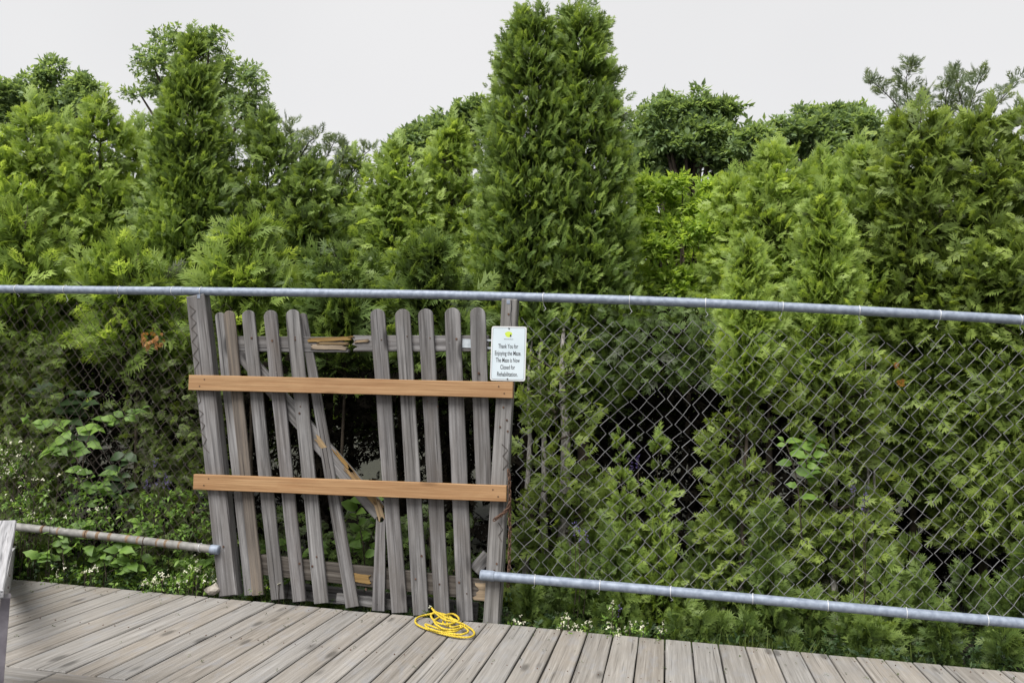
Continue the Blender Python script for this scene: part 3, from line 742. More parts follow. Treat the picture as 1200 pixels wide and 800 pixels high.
def cedar_parts(top, basepx, Y, prof, nb, ns, size, style, smin_px=None, mat_t=0.0, front=0.86, lo=False, wisps=8, tpl=None):
    "sprays and limb lines of one cedar; prof is (photo y, half width in photo pixels)"
    t, b = axis_of(top, basepx, Y)
    H = t[2] - b[2]
    zs, rs = [], []
    for py, hw in prof:
        p = at(top[0], py, Y); zs.append((p[2] - b[2]) / H); rs.append(hw * mpp(p))
    o_ = np.argsort(zs); zs = np.array(zs)[o_]; rs = np.array(rs)[o_]
    smin = max(.02, zs[0]) if smin_px is None else max(.0, (at(top[0], smin_px, Y)[2] - b[2]) / H)
    # branch heights: more where the crown is wide
    g = np.linspace(smin, .985, 200); w = np.interp(g, zs, rs) + .06; cdf = np.cumsum(w); cdf /= cdf[-1]
    s = np.interp(rng.random(nb), cdf, g)
    a = np.where(rng.random(nb) < front, -math.pi / 2 + rng.normal(0, 1.0, nb), rng.random(nb) * 2 * math.pi)
    p1, p2, p3 = rng.uniform(0, 6.28, 3); Hm = H
    hole = np.sin(s * H * 4.2 + p1) * np.cos(a * 2.6 + p2) + .6 * np.sin(s * H * 8.5 + a * 4 + p3)
    ok = hole > (-1.15 if style == 'dense' else -.62); s, a, hole = s[ok], a[ok], hole[ok]; nb = len(s)
    re = np.interp(s, zs, rs) * np.where(rng.random(nb) < (.12 if style == 'dense' else .22), rng.uniform(1.05, 1.28 if style == 'dense' else 1.5, nb), rng.uniform(.72, 1.05, nb))
    rad = np.stack([np.cos(a), np.sin(a), np.zeros(nb)], 1); tan = np.stack([-np.sin(a), np.cos(a), np.zeros(nb)], 1)
    up = np.array([0, 0, 1.0])
    if style == 'dense': rise = .55
    elif style == 'column': rise = .75
    else: rise = rng.uniform(.1, .5, nb) + .45 * s ** 2
    rise = np.broadcast_to(rise, (nb,))
    root = b + (t - b) * np.maximum(s - rise * re / H * .8, .02)[:, None]
    tipp = b + (t - b) * s[:, None] + rad * re[:, None]
    bt = rng.normal(0, .12, nb) + .10 * np.clip(hole, -1, 1)
    # sprays
    bi = np.repeat(np.arange(nb), ns); n = len(bi)
    u = np.where(rng.random(n) < .25, rng.uniform(.25, .7, n), rng.uniform(.62, 1.02, n))
    Pm = root[bi] + (tipp - root)[bi] * u[:, None]
    bow = np.sin(u * math.pi) * .10 * re[bi]
    Pm[:, 2] -= bow
    spread = (.08 + .16 * u) * np.minimum(re[bi], .42)
    side = rng.normal(0, 1, n)
    Pm = Pm + tan[bi] * (side * spread)[:, None] + up * (rng.normal(0, .6, n) * spread)[:, None]
    if style in ('dense', 'column'):
        d = rad[bi] * rng.uniform(.25, .9, n)[:, None] + up * rng.uniform(.25, 1.0, n)[:, None] + tan[bi] * (side * .35 + rng.normal(0, .35, n))[:, None]
        nr = tan[bi] * rng.normal(0, 1, n)[:, None] + rad[bi] * rng.uniform(.0, .6, n)[:, None] + up * rng.uniform(.0, .6, n)[:, None]
    else:
        d = rad[bi] * rng.uniform(.3, 1.0, n)[:, None] + up * (rng.normal(0, .40, n) - .15 + .85 * s[bi])[:, None] + tan[bi] * (side * .5 + rng.normal(0, .45, n))[:, None]
        nr = up * rng.uniform(.0, .9, n)[:, None] + rad[bi] * rng.uniform(.0, .9, n)[:, None] + tan[bi] * rng.normal(0, .75, n)[:, None]
    sc_ = size * rng.uniform(.45, 1.3, n) * (.75 + .35 * np.interp(s[bi], [.3, 1], [1, .45]))
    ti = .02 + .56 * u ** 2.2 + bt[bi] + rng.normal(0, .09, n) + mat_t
    parts = [place(tpl or (SPRAYS_LO if lo else SPRAYS), Pm, d, nr, sc_, ti)]
    if wisps:
        m = wisps; ss = rng.uniform(.88, 1.0, m); aa = rng.random(m) * 6.28; rr_ = np.interp(ss, zs, rs) * rng.random(m)
        Pw = b + (t - b) * ss[:, None] + np.stack([np.cos(aa) * rr_, np.sin(aa) * rr_, 0 * aa], 1)
        dw = np.stack([rng.normal(0, .18, m), rng.normal(0, .18, m), np.ones(m)], 1)
        parts.append(place(SPRAYS, Pw, dw, np.stack([rng.normal(0, 1, m), -np.ones(m), 0 * aa], 1), size * rng.uniform(.9, 1.7, m), .45 + rng.normal(0, .1, m)))
    limbs = [(root[i], root[i] + (tipp[i] - root[i]) * .5 - up * .05 * re[i], tipp[i]) for i in range(nb)]
    return parts, limbs, t, b

def trunk_obj(t, b, r0, limbs, parent, mat=None, nl=60, extra=(), taper=.9):
    mat = mat or M_TWIG; mb = MB(); n = 9
    pts = [b + (t - b) * k / (n - 1) + np.array([.012 * math.sin(k * 1.7), .012 * math.cos(k * 2.3), 0]) for k in range(n)]
    mb.tube(pts, [r0 * (1 - taper * k / (n - 1)) for k in range(n)], 8)
    for q in extra: mb.tube(q[0], q[1], 7)
    tr = link('trunk', mb.mesh('trunk', True), mat, parent)
    if nl:
        mb = MB(); sel = rng.permutation(len(limbs))[:nl]
        for i in sel: mb.tube(limbs[i], [.009, .006, .0025], 4, caps=False)
        link('limbs', mb.mesh('limbs'), M_TWIG, tr)['kind'] = 'stuff'
    return tr

def cedar(label, top, basepx, Y, prof, nb, ns, size, style, mat, r0=.035, nl=60, group=None, name='cedar_tree', **kw):
    parts, limbs, t, b = cedar_parts(top, basepx, Y, prof, nb, ns, size, style, **kw)
    root = empty(name, b, label=label, cat='tree' if name != 'cedar_sapling' else 'sapling', group=group)
    crown_obj('crown', parts, mat, root, b + (t - b) * .5)
    trunk_obj(t, b, r0, limbs, root, nl=nl)
    return root

G1 = 'cedars of the hedge behind the fence'
# --- the tall cedar with two leaders
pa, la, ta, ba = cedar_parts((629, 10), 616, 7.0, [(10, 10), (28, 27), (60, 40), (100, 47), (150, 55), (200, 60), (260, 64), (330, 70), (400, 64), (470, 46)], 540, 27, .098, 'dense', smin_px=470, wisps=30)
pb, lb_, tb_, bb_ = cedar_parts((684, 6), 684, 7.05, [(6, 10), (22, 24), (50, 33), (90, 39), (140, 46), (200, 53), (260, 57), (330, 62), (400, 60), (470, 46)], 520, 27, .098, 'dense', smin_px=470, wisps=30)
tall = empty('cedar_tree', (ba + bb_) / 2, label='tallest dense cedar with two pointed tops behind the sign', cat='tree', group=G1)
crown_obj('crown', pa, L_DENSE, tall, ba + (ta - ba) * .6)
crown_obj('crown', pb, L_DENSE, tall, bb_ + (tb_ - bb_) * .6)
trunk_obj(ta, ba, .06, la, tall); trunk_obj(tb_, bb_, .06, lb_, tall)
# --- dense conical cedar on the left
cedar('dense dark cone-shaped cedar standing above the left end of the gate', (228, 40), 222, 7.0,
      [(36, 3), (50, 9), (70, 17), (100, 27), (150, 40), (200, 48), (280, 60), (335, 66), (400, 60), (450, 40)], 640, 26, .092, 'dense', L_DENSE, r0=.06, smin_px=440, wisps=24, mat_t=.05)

LOOSE = [
 # label, top, basepx, Y, prof, nb, ns, size, mat, kw
 ('feathery light green cedar at the left edge of the photo', (-35, 128), -35, 6.9, [(128, 6), (170, 34), (240, 55), (330, 64), (450, 62), (620, 50)], 210, 16, 0.122, L_LOOSE, dict(wisps=26, mat_t=.10)),
 ('feathery light green cedar second from the left edge, with a thin bare leader', (38, 118), 30, 6.6, [(118, 5), (150, 26), (200, 46), (280, 56), (350, 62), (430, 56), (470, 40)], 315, 16, 0.115, L_LOOSE, dict(wisps=26, smin_px=440, mat_t=.12)),
 ('light cedar with the dark hollow beneath it, left of the cone-shaped cedar', (120, 112), 112, 6.9, [(112, 5), (150, 26), (200, 42), (260, 50), (330, 54), (400, 48)], 315, 16, 0.109, L_LOOSE, dict(wisps=26, smin_px=420, mat_t=.06)),
 ('pale cedar top showing between two feathery cedars at far left', (78, 138), 76, 7.5, [(138, 5), (180, 30), (240, 46), (330, 55)], 178, 15, 0.115, L_LOOSE, dict(wisps=26, smin_px=360, mat_t=.14)),
 ('thin light cedar pressed against the left flank of the cone-shaped cedar', (164, 138), 160, 7.4, [(138, 5), (180, 24), (240, 36), (330, 44)], 157, 15, 0.109, L_LOOSE, dict(wisps=26, smin_px=370, mat_t=.06)),
 ('dull green cedar against the right flank of the cone-shaped cedar', (315, 132), 312, 7.3, [(132, 5), (165, 24), (210, 40), (270, 48), (340, 52), (420, 44)], 294, 16, 0.109, L_DARK, dict(wisps=26, smin_px=430, mat_t=.12)),
 ('darker low cedar above the broken upper rail of the gate', (366, 186), 362, 7.2, [(186, 5), (215, 28), (260, 44), (330, 54), (420, 50)], 273, 16, 0.109, L_DARK, dict(wisps=26, smin_px=430, mat_t=.06)),
 ('light cedar above the gap where pickets are missing', (412, 178), 412, 7.6, [(178, 4), (205, 28), (250, 44), (330, 54), (420, 48)], 252, 16, 0.115, L_LOOSE, dict(wisps=26, smin_px=420, mat_t=.02)),
 ('broad mid-green cedar above the middle pickets', (470, 168), 470, 7.4, [(168, 5), (200, 30), (250, 46), (330, 56), (420, 52)], 294, 16, 0.115, L_LOOSE, dict(wisps=26, smin_px=430, mat_t=.02)),
 ('light cedar close on the left of the tallest cedar', (532, 142), 526, 7.7, [(142, 4), (180, 25), (230, 38), (330, 48), (420, 44)], 262, 16, 0.115, L_LOOSE, dict(wisps=26, smin_px=430, mat_t=.03)),
 ('pale cedar leaning out beside the right flank of the tallest cedar', (862, 200), 858, 7.4, [(200, 4), (230, 18), (280, 26), (340, 30), (420, 36)], 252, 16, 0.115, L_LOOSE, dict(wisps=26, smin_px=430, mat_t=.14)),
 ('pale feathery cedar in front of the big round broadleaf crown', (906, 172), 902, 7.2, [(172, 5), (205, 28), (260, 46), (340, 54), (420, 48)], 315, 16, 0.115, L_LOOSE, dict(wisps=26, smin_px=430, mat_t=.12)),
 ('feathery cedar below the farther broadleaf crown on the right', (962, 178), 958, 7.5, [(178, 5), (210, 30), (260, 46), (340, 54), (420, 48)], 294, 16, 0.115, L_LOOSE, dict(wisps=26, smin_px=430, mat_t=.08)),
 ('olive cedar left of the sparse-topped tree', (1012, 166), 1008, 7.0, [(166, 5), (200, 28), (260, 46), (340, 55), (430, 50), (520, 40)], 315, 16, 0.115, L_LOOSE, dict(wisps=26, smin_px=480, mat_t=.05)),
 ('big olive cedar with a sparse bare-twigged top on the right', (1078, 128), 1070, 6.8, [(128, 14), (160, 40), (220, 56), (300, 64), (380, 66), (480, 60), (620, 50)], 441, 17, 0.115, L_OLIVE, dict(wisps=26, smin_px=560, mat_t=-.04)),
 ('yellowish olive cedar near the right edge of the photo', (1158, 128), 1150, 6.7, [(128, 16), (160, 42), (220, 56), (300, 62), (380, 64), (480, 60), (640, 55)], 462, 17, 0.115, L_OLIVE, dict(wisps=26, smin_px=620, mat_t=.02)),
 ('olive cedar cut off by the right edge of the photo', (1232, 118), 1224, 6.5, [(118, 14), (160, 42), (220, 58), (300, 64), (400, 66), (560, 62), (680, 55)], 315, 17, 0.115, L_OLIVE, dict(wisps=26, smin_px=650, mat_t=.02)),
]
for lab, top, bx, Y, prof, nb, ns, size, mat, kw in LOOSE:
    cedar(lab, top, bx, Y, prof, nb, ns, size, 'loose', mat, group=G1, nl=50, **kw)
# lower, nearer boughs crowding the rail
BOUGH = [
 ('low light cedar bough mass over the rail at the left edge', (30, 240), 26, 6.05, [(240, 10), (280, 34), (340, 54), (400, 50), (440, 30)], 120, 8, .20, L_LOOSE, dict(smin_px=425, mat_t=.0)),
 ('low cedar with a dead orange sprig behind the rusty mesh', (160, 290), 160, 6.0, [(290, 10), (310, 36), (350, 50), (400, 46), (430, 26)], 120, 8, .20, L_LOOSE, dict(smin_px=415, mat_t=-.02)),
 ('low bright cedar reaching over the rail above the left pickets', (292, 258), 296, 6.1, [(258, 8), (290, 34), (340, 44), (390, 36), (430, 20)], 104, 8, .20, L_LOOSE, dict(smin_px=410, mat_t=.0)),
 ('low cedar peeping over the rail above the missing pickets', (405, 290), 400, 6.2, [(290, 8), (320, 34), (360, 44), (420, 40)], 88, 8, .20, L_DARK, dict(smin_px=420, mat_t=.0)),
 ('low cedar peeping over the rail above the right pickets', (508, 285), 505, 6.2, [(285, 8), (320, 36), (360, 46), (420, 42)], 96, 8, .20, L_DARK, dict(smin_px=430, mat_t=-.02)),
]
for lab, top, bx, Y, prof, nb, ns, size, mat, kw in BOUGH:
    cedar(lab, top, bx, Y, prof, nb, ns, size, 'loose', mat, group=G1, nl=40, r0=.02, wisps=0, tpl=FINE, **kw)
# small cone-shaped cedars at the fence
cedar('small bright cone-shaped cedar right behind the wire, nearer the tallest cedar', (877, 283), 872, 5.85, [(283, 3), (310, 12), (340, 21), (380, 27), (420, 28), (470, 24)], 260, 13, .095, 'dense', L_LOOSE, r0=.02, smin_px=460, mat_t=.08, wisps=10, nl=30, group=G1)
cedar('bright pointed cedar right behind the wire, under the farther round crown', (965, 225), 966, 6.1, [(225, 4), (260, 16), (300, 26), (350, 32), (400, 33), (460, 27)], 330, 13, .11, 'dense', L_LOOSE, r0=.02, smin_px=450, mat_t=.03, wisps=10, nl=30, group=G1)
# thin old cedars with bare grey trunks behind the wire
def old_cedar(label, px, toppy, Y, prof, nb, ns, trunks, mat, size=.11, mt=.08):   # trunks: (foot px, head px, head py, radius)
    parts, limbs, t, b = cedar_parts((px, toppy), px, Y, prof, nb, ns, size, 'loose', smin_px=700, mat_t=mt, front=.6, wisps=0)
    root = empty('cedar_tree', b, label=label, cat='tree', group=G1)
    crown_obj('crown', parts, mat, root, b + (t - b) * .5)
    for k, (x0, x1, ty, r) in enumerate(trunks):
        tt = at(x1, ty + 8, Y + .50); b2 = at(x0, 660, Y - .10); kk = (tt[2] - GZ) / (tt[2] - b2[2]); b2 = tt + (b2 - tt) * kk
        trunk_obj(tt, b2, r, limbs, root, mat=M_BARK, nl=40 if k == 0 else 0, taper=.8)
old_cedar('old cedar with bare grey twin trunks just right of the sign', 652, 388, 6.1, [(352, 26), (400, 42), (430, 46), (500, 50), (580, 50), (660, 52), (720, 50)], 150, 8, [(664, 659, 372, .062), (640, 632, 385, .034), (616, 622, 385, .03)], L_OLIVE, .10, .12)
old_cedar('slender old cedar under the small bright cone-shaped cedar', 862, 440, 5.95, [(440, 20), (480, 28), (560, 32), (640, 40), (700, 44)], 130, 7, [(869, 868, 400, .016), (882, 880, 400, .012)], L_OLIVE, .10, .12)
old_cedar('slender old cedar with pale stems under the bright pointed cedar', 985, 410, 6.0, [(410, 30), (460, 44), (540, 44), (620, 50), (700, 50)], 170, 8, [(978, 976, 400, .026), (1017, 1014, 400, .016), (1024, 1021, 400, .014)], L_OLIVE, .11, .12)
# saplings
SAP = [('narrow bright cedar sapling in the dark gap, left one of a close pair', (727, 507), 732, 5.72, [(507, 2), (530, 7), (580, 11), (640, 15), (720, 22)], 70, 10),
       ('bushier bright cedar sapling in the dark gap, right one of a close pair', (772, 512), 772, 5.75, [(512, 2), (545, 11), (590, 18), (650, 25), (730, 32)], 110, 10)]
for lab, top, bx, Y, prof, nb, ns in SAP:
    cedar(lab, top, bx, Y, prof, nb, ns, .07, 'dense', L_LOOSE, r0=.009, nl=30, name='cedar_sapling', smin_px=745, mat_t=.10, wisps=3, group='cedar saplings in the dark gap')
# back row closing the hedge
k = 0
BACK = [(-60, 200), (20, 205), (110, 195), (195, 200), (285, 215), (375, 230), (455, 222), (545, 215), (660, 240), (760, 262), (830, 255), (905, 235), (985, 225), (1065, 205), (1150, 200), (1240, 200)]
WHERE = ['beyond the left edge', 'far behind the table', 'behind the feathery cedars at left', 'behind the cone-shaped cedar', 'behind the left pickets', 'behind the broken rail', 'behind the middle pickets', 'behind the right pickets',
         'behind the tallest cedar', 'behind the bright broadleaf bush', 'behind the dark gap', 'behind the small bright cone', 'behind the bright pointed cedar', 'behind the sparse-topped cedar', 'behind the yellowish cedar', 'behind the right edge of the photo']
for (px, py), wh in zip(BACK, WHERE):
    cedar('second-row cedar of the hedge ' + wh, (px, py), px, 9.3 + .4 * random.random(), [(py, 6), (py + 40, 36), (py + 100, 52), (400, 58), (560, 56), (650, 50)], 130, 12, .24, 'loose', L_DARK, r0=.07, nl=60, lo=True, smin_px=470, wisps=4, group='second row of the hedge')

# --- broadleaf trees beyond the hedge
FARTUFT = [leaf_tpl(80 + k, n=4, size=.40) for k in range(5)]
def broadleaf(label, blobs, Y, n, size, mat, base_px, name='broadleaf_tree', tpl=FARTUFT, t0=.35, tr=.15, core=.55, limbs_n=40, cat='tree'):
    "blobs: (px, py, rx px, ry px, dY m) lumps of the crown"
    P_, D_, S_, T_ = [], [], [], []; C_ = []
    tot = sum(b[2] * b[3] for b in blobs)
    for (px, py, rx, ry, dY) in blobs:
        c_ = at(px, py, Y + dY); C_.append(c_); m_ = mpp(c_)
        m = int(n * rx * ry / tot)
        K = 16; ctr = norm(rng.normal(0, 1, (K, 3))); ctr[:, 1] = -abs(ctr[:, 1]) * .8
        ctr = ctr * (rng.uniform(.35, 1.02, K))[:, None]; rk = rng.uniform(.16, .40, K); bk = rng.normal(0, .09, K)
        ki = rng.choice(K, m, p=rk ** 2 / (rk ** 2).sum())
        d = norm(rng.normal(0, 1, (m, 3))); d[:, 1] = np.where(rng.random(m) < .6, -abs(d[:, 1]), d[:, 1]); d[:, 2] = np.where(rng.random(m) < .4, abs(d[:, 2]), d[:, 2])
        rr_ = rng.uniform(core * .6, 1, m) ** .5; rr_ = np.where(rng.random(m) < .16, rng.uniform(1.0, 1.45, m), rr_)
        p = c_ + (ctr[ki] + d * (rr_ * rk[ki])[:, None] * np.array([1, 1, .8])) * np.array([rx * m_, min(rx, ry) * m_ * 1.0, ry * m_]) * 1.05
        P_.append(p); D_.append(d * .6 + rng.normal(0, .5, (m, 3)) + np.array([0, 0, -.1])); S_.append(size * rng.uniform(.45, 1.35, m))
        T_.append(t0 + .35 * (rr_ - .7) + bk[ki] + rng.normal(0, .12, m))
    pos = np.concatenate(P_); d = np.concatenate(D_)
    nr = np.stack([rng.normal(0, .5, len(pos)), rng.normal(-.4, .5, len(pos)), np.ones(len(pos))], 1)
    base = at(base_px, 600, Y); base[2] = GZ
    root = empty(name, base, label=label, cat=cat)
    crown_obj('crown', [place(tpl, pos, d, nr, np.concatenate(S_), np.concatenate(T_))], mat, root, np.mean(C_, 0))
    mb = MB(); top = np.mean(C_, 0)
    mb.tube([base, base + (top - base) * .5 + np.array([.1, 0, 0]), top], [tr, tr * .7, tr * .35], 8)
    for c_ in C_: mb.tube([base + (top - base) * .55, (base + (top - base) * .7 + c_) / 2, c_], [tr * .4, tr * .25, tr * .1], 6)
    if limbs_n:
        for i in rng.permutation(len(pos))[:limbs_n]:
            q = C_[int(np.argmin([np.linalg.norm(pos[i] - c_) for c_ in C_]))]; mb.tube([q, (q + pos[i]) / 2 + rng.normal(0, .04, 3), pos[i]], [tr * .14, tr * .09, tr * .04], 4, caps=False)
    link('trunk', mb.mesh('trunk', True), M_TWIG, root)
    return root
broadleaf('far broadleaf tree with a loose leafy top above the feathery cedars at left', [(20, 118, 34, 26, 0), (62, 105, 34, 24, .4), (100, 112, 26, 20, 0), (60, 140, 60, 30, .5), (-30, 130, 40, 30, 0)], 15.5, 6600, .145, L_FAR, 50, tr=.15)
broadleaf('far broadleaf tree with open crown rising behind the cone-shaped cedar', [(178, 72, 24, 18, 0), (205, 55, 30, 20, .3), (245, 48, 30, 14, 0), (268, 80, 26, 24, .3), (300, 105, 24, 24, 0), (295, 140, 30, 26, .2), (200, 100, 30, 26, .4), (165, 112, 22, 10, 0), (250, 110, 40, 36, .6)], 14.5, 3600, .12, L_FAR, 240, core=.2, t0=.45)
broadleaf('small far broadleaf crown left of the tallest cedar', [(500, 165, 28, 20, 0), (520, 150, 26, 16, .2), (470, 172, 18, 12, 0), (552, 130, 20, 10, 0), (555, 155, 24, 18, .3), (520, 185, 40, 20, .3)], 15, 4600, .14, L_FAR, 520, core=.3)
def ragged(x0, x1, ytop, ybot, n):
    "irregular lumps of a crown whose outline rises towards its middle"
    o = []
    for _ in range(n):
        x = rng.uniform(x0, x1); u = (x - x0) / (x1 - x0); top = ytop + (ybot - ytop) * (.50 * (2 * u - 1) ** 2 + rng.uniform(-.08, .14))
        y = top + (ybot - top) * rng.random() ** 2.0; o.append((x, y + 5, rng.uniform(10, 26), rng.uniform(7, 17), rng.uniform(-.5, .5)))
    return o
broadleaf('big round dark broadleaf tree right of the tallest cedar', ragged(738, 896, 108, 205, 42) + [(815, 158, 58, 34, .5), (770, 180, 44, 34, .3), (753, 200, 20, 26, 0), (845, 175, 50, 30, .3)], 15, 13000, .15, L_FAR, 815, t0=0.33, core=.3)
broadleaf('farther broadleaf crown between two light cedars on the right', ragged(905, 1045, 125, 200, 30) + [(980, 168, 46, 26, .4)], 18, 7600, .165, L_FAR, 985, t0=.36, core=.3)
_bl = [(rng.uniform(748, 855), rng.uniform(228, 335), rng.uniform(12, 26), rng.uniform(9, 20), rng.uniform(-.25, .35)) for _ in range(22)]
_bl += [(754, 222, 16, 18, 0), (752, 250, 14, 20, 0), (770, 224, 16, 12, .1), (800, 216, 14, 12, 0), (826, 224, 18, 12, .1), (790, 280, 44, 44, .3)]
broadleaf('bright yellow-green broadleaf bush close right of the tallest cedar', _bl, 7.6, 6500, .08, L_YEL, 790, name='broadleaf_bush', tr=.03, t0=.52, cat='bush', core=.2)
# sparse bluish top twigs over the olive cedars
def sparse_top(label, stems, Y, n, base_px):
    base = at(base_px, 600, Y); base[2] = GZ
    root = empty('broadleaf_tree', base, label=label, cat='tree'); mb = MB(); P_, D_ = [], []
    j = at(base_px, 260, Y); mb.tube([base, (base + j) / 2 + np.array([.03, 0, 0]), j], [.04, .03, .02], 7)
    for st in stems:
        pts = cr([j] + [at(x, y, Y + random.uniform(-.2, .2)) for x, y in st], 5)
        mb.tube(pts, [.008 * (1 - .75 * i / len(pts)) for i in range(len(pts))], 5)
        m = len(pts)
        for i in range(m // 3, m):
            for _ in range(n):
                d = rng.normal(0, 1, 3); d[2] = abs(d[2]) * .6 + .2
                q = pts[i] + d * rng.uniform(.0, .035); P_.append(q); D_.append(d)
                if random.random() < .2: mb.tube([pts[i], q], [.003, .0015], 3, caps=False)
    m = len(P_)
    crown_obj('crown', [place(FINE, np.array(P_), np.array(D_) + np.array([0, 0, .4]), rng.normal(0, 1, (m, 3)), rng.uniform(.05, .13, m), .45 + rng.normal(0, .2, m))], L_BLUE, root, j)
    link('trunk', mb.mesh('trunk', True), M_TWIG, root)
sparse_top('thin bluish sparse-leaved tree poking above the olive cedars on the right', [[(1070, 170), (1055, 130), (1030, 102), (1018, 95)], [(1068, 160), (1064, 120), (1062, 92), (1070, 78)], [(1075, 150), (1078, 125), (1085, 112)], [(1125, 170), (1128, 130), (1122, 100), (1118, 84)], [(1128, 160), (1138, 120), (1150, 90)], [(1130, 175), (1155, 140), (1175, 115), (1188, 98)], [(1150, 180), (1180, 150), (1192, 132)], [(1110, 150), (1108, 120), (1112, 96)]], 7.6, 5, 1100)

sparse_top('thin twiggy leaders against the sky between the cone-shaped cedar and the gap', [[(345, 200), (342, 165), (338, 148)], [(352, 200), (360, 170), (372, 160)], [(370, 210), (385, 180), (392, 166)], [(390, 215), (402, 185), (400, 170)], [(405, 215), (420, 188), (434, 176)], [(360, 210), (352, 180), (350, 158)]], 7.4, 4, 385)
# --- dead orange sprigs
def dead(px, py, Y, n, size, name_parent_label):
    for o in COL.objects:
        if o.get('label') == name_parent_label: par = o; break
    c_ = at(px, py, Y); pos = c_ + rng.normal(0, size * (.35 if n < 10 else .75), (n, 3)); d = rng.normal(0, .6, (n, 3)) + np.array([.2, -.2, -.9])
    crown_obj('dead_sprig', [place(SPRAYS, pos, d, np.stack([rng.normal(0, .3, n), -np.ones(n), rng.normal(0, .3, n)], 1), size * rng.uniform(.6, 1.2, n), .4 + rng.normal(0, .2, n))], L_DEAD, par, c_)['kind'] = 'stuff'
dead(180, 400, 5.55, 20, .048, 'low cedar with a dead orange sprig behind the rusty mesh')
dead(1056, 430, 5.6, 2, .075, 'big olive cedar with a sparse bare-twigged top on the right')

# --- undergrowth along the foot of the fence
def undergrowth():
    P_, D_, N_, S_, T_ = [], [], [], [], []
    for k in range(130):
        right = k < 85
        x = rng.uniform(-.9, 2.9) if right else rng.uniform(-6, -1.0); y = EDGE + rng.uniform(.16, 1.1)
        h = rng.uniform(.16, .42) + (.55 * rng.random() if right and y > EDGE + .35 else 0); r_ = rng.uniform(.07, .15) + .06 * h
        if not right: h *= .55
        m = int(70 + 130 * h)
        t = rng.random(m) ** .8; a = rng.random(m) * 6.28; rr_ = r_ * (1.05 - t) * rng.uniform(.4, 1.1, m)
        P_.append(np.stack([x + np.cos(a) * rr_, y + np.sin(a) * rr_ * .9, GZ + .01 + h * t], 1))
        D_.append(np.stack([np.cos(a), np.sin(a), rng.uniform(.1, 1.5, m)], 1) + rng.normal(0, .3, (m, 3)))
        N_.append(np.stack([-np.sin(a), np.cos(a), 0 * a], 1) * rng.normal(0, 1, (m, 1)) + np.stack([np.cos(a), np.sin(a), 0 * a], 1) * .4 + np.array([0, 0, .4]))
        S_.append(rng.uniform(.05, .12, m)); T_.append(.16 + .34 * t + rng.normal(0, .1, m) + rng.normal(0, .08))
    o = crown_obj('undergrowth', [place(SPRAYS, np.concatenate(P_), np.concatenate(D_), np.concatenate(N_), np.concatenate(S_), np.concatenate(T_) + .06)], L_DARK, None, (0, EDGE + .5, 0))
    tag(o, label='low cedar shoots crowding the foot of the fence', kind='stuff')
    m = 5200
    x = rng.uniform(-6, 3, m); y = EDGE + .06 + rng.random(m) * .9
    pos = np.stack([x, y, GZ + .02 + rng.random(m) * .26 * np.where(x < -.9, 1.0, .8)], 1)
    d = np.stack([rng.normal(0, .8, m), rng.normal(-.3, .6, m), rng.uniform(-.2, .8, m)], 1)
    nr = np.stack([rng.normal(0, .4, m), rng.normal(-.4, .4, m), np.ones(m)], 1)
    V2 = place(TUFTS, pos, d, nr, rng.uniform(.03, .085, m), .28 + rng.normal(0, .18, m))
    tag(crown_obj('ground_cover', [V2], L_BROADDK, None, (0, EDGE + .5, 0)), label='small leafy weeds along the edge of the boardwalk', kind='stuff')
    # grass blades
    m = 1500; bl = (np.array([[(0, -.03, 0), (.5, -.02, .03), (1, 0, -.1), (.5, .02, .03)]]), np.array([[-.1, 0, .2, 0]]))
    x = np.where(rng.random(m) < .5, rng.normal(.55, .22, m), rng.uniform(-6, 3, m)); y = EDGE + .05 + rng.random(m) ** 1.5 * .5
    pos = np.stack([x, y, np.full(m, GZ)], 1); d = np.stack([rng.normal(0, .35, m), rng.normal(-.15, .35, m), np.ones(m)], 1)
    V3 = place([bl], pos, d, rng.normal(0, 1, (m, 3)), rng.uniform(.10, .30, m), .4 + rng.normal(0, .2, m))
    tag(crown_obj('grass', [V3], L_GRASS, None, (0, EDGE + .3, 0)), label='thin grass growing between boardwalk and fence', kind='stuff')
undergrowth()
# dim cedar growth filling the hedge behind the mesh on the left
def fill(label, x0, x1, y0, y1, Ya, Yb, n, size, mat, t0=.2, name='undergrowth', tpl=None):
    px = rng.uniform(x0, x1, n); py = rng.uniform(y0, y1, n); Y = rng.uniform(Ya, Yb, n)
    pos = np.array([at(a, b, c) for a, b, c in zip(px, py, Y)])
    d = np.stack([rng.normal(0, .7, n), rng.normal(-.5, .4, n), rng.normal(0, .5, n)], 1)
    nr = np.stack([rng.normal(0, .5, n), rng.normal(-.5, .4, n), rng.uniform(.2, 1, n)], 1)
    tag(crown_obj(name, [place(tpl or SPRAYS, pos, d, nr, size * rng.uniform(.6, 1.3, n), t0 + rng.normal(0, .14, n))], mat, None, pos.mean(0)), label=label, kind='stuff')
fill('dim olive growth filling the hedge behind the mesh at the left edge', -60, 80, 400, 660, 5.5, 6.3, 1900, .095, L_OLIVE, .20)
fill('dim olive growth between the broad-leaved vine and the left gate post', 150, 268, 420, 690, 5.6, 6.3, 1300, .09, L_OLIVE, .16)
fill('inner twigs and dead foliage coloured near-black as shade behind the broad-leaved vine', 40, 230, 400, 680, 6.3, 7.4, 900, .15, L_INNER, .4, tpl=SPRAYS_LO)
fill('inner twigs and dead foliage coloured near-black as shade behind the gate', 250, 620, 400, 690, 6.6, 8.0, 2200, .16, L_INNER, .4, tpl=SPRAYS_LO)
fill('inner twigs and dead foliage coloured near-black as shade in the hollow behind the right mesh', 600, 1240, 385, 700, 7.2, 8.6, 4200, .19, L_INNER, .4, tpl=SPRAYS_LO)
fill('farther rows of the cedar hedge seen only through gaps', -160, 1480, 330, 520, 10.6, 12.0, 6000, .34, L_DARK, .10, tpl=SPRAYS_LO)
